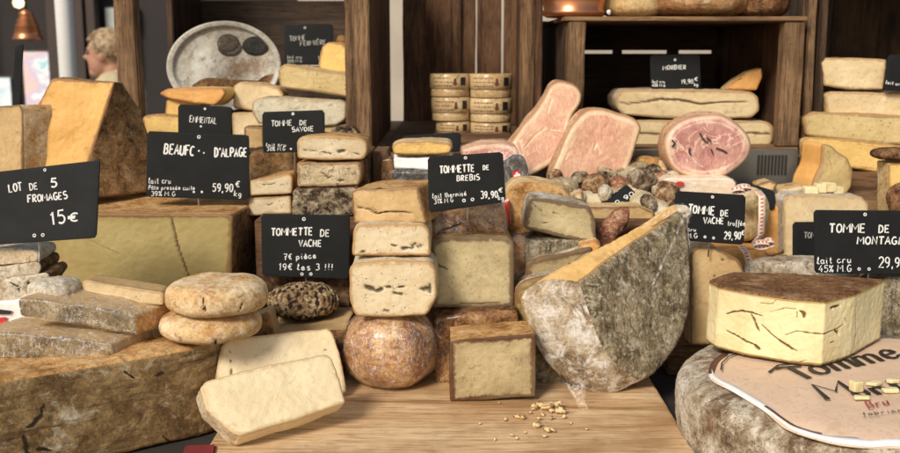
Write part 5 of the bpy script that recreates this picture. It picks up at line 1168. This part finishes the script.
for i, (px, py, w) in enumerate([(812, 191, 6.5), (822, 188, 5), (830, 187, 7), (839, 191, 5)]):
    pts, n = face([(px-w, py-4), (px+w, py-4), (px+w, py+5), (px-w, py+5)], 1.462+.004*i, 8*(i-1), 0)
    o = solid('cheese_cube', pts, Vector((0, .015, 0)), [M['cube']], em=0, rad=.0015, er=.001, amp=.001, scale=80); tag(o, ['leftmost small cheese cube on the pale square block', 'second small cheese cube from the left on the pale square block', 'third and highest small cheese cube on the pale square block', 'rightmost small cheese cube on the pale square block'][i], 'cheese piece')
wheel('flat_cheese', (W(802, 265, 1.375).x, 1.372, .1005), .082, .034, [M['r_greywhite']], 'flat greenish grey cheese behind the thick yellow wedge', pw=3.4, ell=.33)
for i, (a, b) in enumerate([((765, 256), (782, 251)), ((770, 262), (786, 257))]):
    tube('cheese_stick', [W(*a, 1.40), W(*b, 1.42)], .004, M['r_btop'], None, 8); 
tag(bpy.data.objects['cheese_stick'], 'upper brown rind stick beside the orange tied wedge', 'cheese piece'); tag(bpy.data.objects['cheese_stick.001'], 'lower brown rind stick beside the orange tied wedge', 'cheese piece')
# orange/pale wedge
cheese([(824, 144), (832, 145), (848, 158), (855, 172), (853, 188), (846, 197), (812, 198), (815, 180), (822, 165)], 1.54, .03, ['spotted', 'orange'], 'upright cheese wedge with bright orange rind and pale speckled face at the right', rad=.004, er=.006, ext=Vector((-.018, .055, 0)), yaw=8, amp=.002, name='cheese_wedge', em=1)
pts, n = face([(799, 188), (812, 165), (825, 145), (826, 165), (818, 197), (799, 198)], 1.548, -15, 5)
for i, (q_, lab_) in enumerate([([(756, 198), (770, 190), (800, 184), (808, 188), (790, 200), (762, 206)], 'long pale cheese shard behind the gingham tied cheese'), ([(770, 212), (786, 196), (806, 192), (800, 210), (775, 216)], 'pale cheese shard left of the square block'), ([(757, 184), (770, 180), (778, 184), (774, 192), (760, 192)], 'small tan cheese piece above the dark slanted sign')]):
    cheese(q_, 1.52-.01*i, .03, [['pale', 'yellow', 'tan'][i], 'r_gold'], lab_, rad=.002, tilt=15, amp=.002, name='cheese_piece')
cheese([(760, 205), (783, 205), (786, 262), (758, 262)], 1.475, .015, ['orange', 'tan'], 'orange brown cheese in shadow left of the pale square block', rad=.003)
# stack of four
cheese([(820, 62), (826, 58), (860, 58), (887, 60), (884, 90), (850, 90), (824, 86)], 1.66, .09, ['pale', 'r_btop'], 'pink beige cut cheese on top of the right hand stack of four', rad=.003, er=.003)
cheese([(825, 95), (832, 92), (930, 93), (930, 119), (828, 115)], 1.66, .09, ['pale', 'r_gold'], 'plain beige cheese second from the top of the right hand stack of four', rad=.003, er=.003)
cheese([(803, 118), (812, 112), (860, 113), (935, 118), (935, 147), (870, 144), (806, 136)], 1.65, .09, ['spotted', 'r_btop'], 'dark speckled cheese third in the right hand stack of four', rad=.005, er=.004)
cheese([(800, 142), (808, 137), (860, 141), (935, 150), (935, 182), (860, 170), (803, 164)], 1.645, .09, ['yellow', 'r_gold'], 'smooth yellow cheese at the bottom of the right hand stack of four', rad=.006, er=.005)
cheese([(850, 172), (930, 184), (930, 196), (848, 196)], 1.64, .06, ['r_redbrown', 'r_dark'], 'dark reddish cheese in shadow below the right hand stack of four', rad=.004)
pd = W(897, 155, 1.46)
wheel('round_cheese', (pd.x, 1.47, pd.z-.008), .034, .018, [M['r_redbrown']], 'small dark flat round cheese on the upright yellow block at the right edge', pw=2.6, ell=.8)
cheese([(888, 163), (935, 162), (935, 272), (889, 272)], 1.455, .04, ['yellow', 'r_gold'], 'upright yellow block at the right edge behind the tomme de montagne sign', rad=.002)
blob('round_cheese', 903, 200, 1.43, 16, 9, 17, M['r_redbrown'], 'round brown cheese cut by the right edge of the frame', 'cheese')
cheese([(876, 285), (890, 278), (935, 276), (935, 349), (884, 349), (878, 330)], 1.265, .06, ['r_grey', 'r_dark'], 'dark grey rind cheese right of the thick yellow wedge', rad=.004, er=.006, amp=.003)
cheese([(872, 268), (935, 268), (935, 292), (874, 292)], 1.41, .06, ['r_btop', 'r_btop'], 'brown cheese under the right end of the tomme de montagne sign', rad=.004, er=.006)
# ================================================================ SIGNS
sign([(-22, 174), (100, 160), (96, 238), (-22, 246)], 1.155, 'black slate reading lot de 5 fromages 15 euros at the left', [('LOT', 9, 192.5, 22.5, 190.5, 8, .8), ('DE', 30, 190.5, 38.5, 189, 6.5, .75), ('5', 51, 187.5, 57.5, 187, 9, .9), ('FROMAGES', 28, 202.5, 67.5, 198.5, 7, .75), ('15', 51, 225, 65.5, 222.5, 12.5, .9), ('€', 68, 222.5, 79.5, 221.5, 9.5, .85)], [(45, 170, 1.2), (34.5, 235.5, 1.4), (43, 235, 1.4)], mat='slate_grey', stake=.015)
tube('pin', [W(40, 240, 1.163), W(39, 262, 1.168)], .0011, M['chalk'], bpy.data.objects['price_sign.001'], 6)
sign([(147, 131), (249, 135), (249, 200), (146, 197)], 1.43, 'black sign reading beaufort d alpage 59,90 standing on the olive yellow block', [('BEAUFC', 164, 153.5, 194, 156, 9.5, .85), ("D'ALPAGE", 214.5, 157, 247, 156.5, 8.5, .8), ('lait cru', 148.5, 183.5, 171, 183.5, 6, .45), ('Pâte pressée cuite', 148.5, 189.5, 195, 190, 4.5, .42), ('39% M.G', 151, 196, 175, 196, 4.5, .45), ('59,90', 212.5, 191.5, 233, 192, 8, .6), ('€', 235.5, 187.5, 240, 187.5, 6, .55), ('kg', 234, 196, 241.5, 196.5, 5.5, .5)], [(199, 137, 1.4), (194, 192, .7), (202, 192, .7), (199, 151, .5), (204, 153, .4)])
sign([(178, 104), (232, 107), (231, 142), (178, 140)], 1.50, 'small black sign reading emmental above the beaufort sign', [('EMMENTAL', 189.5, 122, 216.5, 124, 6, .55)], [(205, 109, .8), (201, 126.5, .6)], stake=.06)
sign([(262, 112), (324.5, 110), (325, 152), (263, 153)], 1.46, 'black sign reading tomme de savoie beside the stack left of centre', [('TOMME', 271.5, 126.5, 292, 125.5, 5.5, .55), ('DE', 299.5, 125, 307, 125, 4.5, .5), ('SAVOIE', 292, 132, 313.5, 131, 4.5, .55), ('lait cru', 266, 146.5, 286, 146.5, 3.5, .4), ('30% M.G', 267, 151, 285, 150.5, 3.5, .4)], [(293, 114, 1), (291, 149, .5)], stake=.04)
sign([(284, 25), (333, 24), (333, 64), (284, 65)], 1.80, 'dark sign reading tomme fermiere inside the left crate', [('TOMME', 290, 41.5, 305.5, 40, 5, .5), ('FERMIÈRE', 300, 46, 326, 44.5, 4.5, .5), ('lait cru', 287, 58.5, 302, 58.5, 3, .4), ('30% M.G', 287, 63, 302, 62.5, 3, .4), ('19,90', 318, 60, 330, 59, 4, .4)], [(305, 28, .9)], chalk='chalk_dim', stake=.03)
sign([(261, 214), (350, 215), (349, 279), (262, 276)], 1.345, 'black sign reading tommette de vache 7 euros each above the basket weave cheese', [('TOMMETTE', 271.5, 235.5, 312.5, 235, 7, .75), ('DE', 320, 236.5, 329.5, 236.5, 6.5, .75), ('VACHE', 299, 246.5, 321.5, 246.5, 6.5, .75), ('7€ pièce', 284, 260, 316.5, 258, 6, .6), ('19€ les 3 !!!', 278.5, 270, 333, 270, 6.5, .6)], [(304, 219, 1.4), (302, 274, 1.2), (311, 274, 1.2)], stake=.03)
sign([(427.5, 157), (503, 152), (506, 202), (429, 213)], 1.212, 'black sign reading tommette de brebis 39,90 on the glossy wrapped cheese', [('TOMMETTE', 440, 173.5, 474.5, 171.5, 7, .75), ('DE', 483, 170, 489, 169.5, 4.5, .65), ('BREBIS', 457, 181, 479.5, 180, 5.5, .7), ('lait thermisé', 432.5, 198.5, 466.5, 195.5, 5, .45), ('31% M.G', 434, 204, 453, 202, 4.5, .45), ('39,90', 480.5, 198.5, 498, 197.5, 7, .6), ('€', 498.5, 192.5, 503, 192.5, 5, .5), ('kg', 498, 200, 504, 200, 4.5, .5)], [(465.5, 158, 1.2), (464, 200.5, 1.4), (472.5, 199.5, 1.4)], stake=.02)
sign([(650, 55), (700, 54), (701, 89), (651, 90)], 1.706, 'black sign reading morbier standing behind the upper morbier block', [('MORBIER', 663, 70, 686, 69, 4, .5), ('lait cru', 652, 83, 665, 83, 3, .35), ('45% M.G', 652, 86.7, 665, 86.7, 2.5, .35), ('19,90', 681, 84, 693, 83.5, 4, .45), ('€', 694, 81, 697.5, 81, 3.5, .4), ('kg', 694, 86, 698, 86, 3, .4)], [(675, 60, .8)], stake=.01)
sign([(675.5, 191), (746, 195), (744, 245), (676, 240)], 1.30, 'black sign reading tomme de vache truffee 29,90 right of the big half wheel', [('TOMME', 688, 213, 714, 215, 8, .8), ('DE', 720.5, 216, 728, 216, 5.5, .75), ('VACHE', 703.5, 223.5, 723.5, 224, 6, .75), ('truffée', 727.5, 225.5, 745, 226, 5.5, .5), ('cru', 687.5, 231, 696, 231.5, 4, .45), ('M.G', 686.5, 238, 697, 238, 4.5, .5), ('29,90', 724, 239, 740.5, 239.5, 7.5, .6), ('€', 741, 235, 744.5, 235, 5, .5)], [(712.5, 197, 1.1), (705, 237, 1), (713.5, 238, 1)], stake=.02)
sign([(814, 210), (925, 211), (925, 275), (815, 273)], 1.25, 'black sign reading tomme de montagne 29,90 behind the thick yellow wedge', [('TOMME', 829.5, 232.5, 865, 232.5, 8.5, .8), ('DE', 878.5, 232.5, 889, 232.5, 7, .75), ('MONTAGNE', 857, 244, 910, 244.5, 7.5, .75), ('lait cru', 816.5, 264, 851, 262.5, 7, .5), ('45% M.G', 818.5, 272, 851, 271.5, 6.5, .6), ('29,90', 878.5, 267.5, 906, 267, 10, .65)], [(865, 214.5, 1.3), (859, 269, 1.2), (869, 269, 1.2)], stake=.012)
sign([(793, 222), (850, 222), (850, 267), (793, 267)], 1.42, 'small dark sign half hidden behind the tomme de montagne sign', [('TOM', 804, 238, 815, 238, 5.5, .5), ('ME', 816, 238, 824, 238, 5.5, .5)], stake=.01, chalk='chalk_dim')
sign([(732, 178), (775, 191), (775, 211), (768, 208), (730, 190)], 1.47, 'dark slanted sign with faint writing above the gingham tied cheese', [('TOMME', 745, 192, 758, 197, 4, .45), ('DE', 758, 198, 764, 201, 4, .45), ('BREBIS', 750, 200, 768, 207, 4, .45)], tilt=20, stake=0, chalk='chalk_dim')
sign([(888, 55), (940, 54), (940, 92), (884, 91)], 1.645, 'black sign at the right edge in front of the stack of four', [('lait cru', 885.5, 84, 902, 86, 3.5, .4)], stake=.01)
sign([(402, 136), (461, 132), (461, 152), (402, 152)], 1.62, 'dark blank slate behind the flat golden cheese', [], stake=0, tilt=10)
# ================================================================ CAMERA, LIGHT
cam = bpy.data.cameras.new('camera'); co = bpy.data.objects.new('camera', cam); C.objects.link(co); bpy.context.scene.camera = co
co.location = CAM; co.rotation_euler = (math.pi/2-TH, 0, 0); cam.sensor_width = 36; cam.lens = 36*F/900; cam.clip_end = 300; cam.clip_start = .02
cam.dof.use_dof = True; cam.dof.focus_distance = 1.17; cam.dof.aperture_fstop = 8.5
w = bpy.data.worlds.new('World'); bpy.context.scene.world = w; w.use_nodes = True; nt = w.node_tree
sun_dir = Vector((-.42, -.72, .62)).normalized()
sky = nt.nodes.new('ShaderNodeTexSky'); sky.sky_type = 'NISHITA'; sky.sun_disc = False; sky.sun_elevation = math.asin(sun_dir.z); sky.sun_rotation = math.atan2(sun_dir.x, sun_dir.y)
bg = nt.nodes['Background']; bg.inputs[1].default_value = .17; mxw = nt.nodes.new('ShaderNodeMix'); mxw.data_type = 'RGBA'; mxw.blend_type = 'MULTIPLY'; mxw.inputs[0].default_value = 1; mxw.inputs[7].default_value = (1.0, .84, .68, 1); nt.links.new(sky.outputs[0], mxw.inputs[6]); nt.links.new(mxw.outputs[2], bg.inputs[0])
sl = bpy.data.lights.new('sun', 'SUN'); sl.energy = 3.5; sl.angle = R(16); sl.color = (1, .92, .81); so_ = bpy.data.objects.new('sun', sl); C.objects.link(so_); so_.rotation_euler = (-sun_dir).to_track_quat('-Z', 'Y').to_euler(); so_.location = (-2, -2, 3)
sc = bpy.context.scene; sc.view_settings.view_transform = 'Standard'; sc.view_settings.look = 'None'; sc.view_settings.exposure = 0
sc.cycles.use_denoising = True; sc.cycles.transparent_max_bounces = 12; sc.cycles.max_bounces = 6
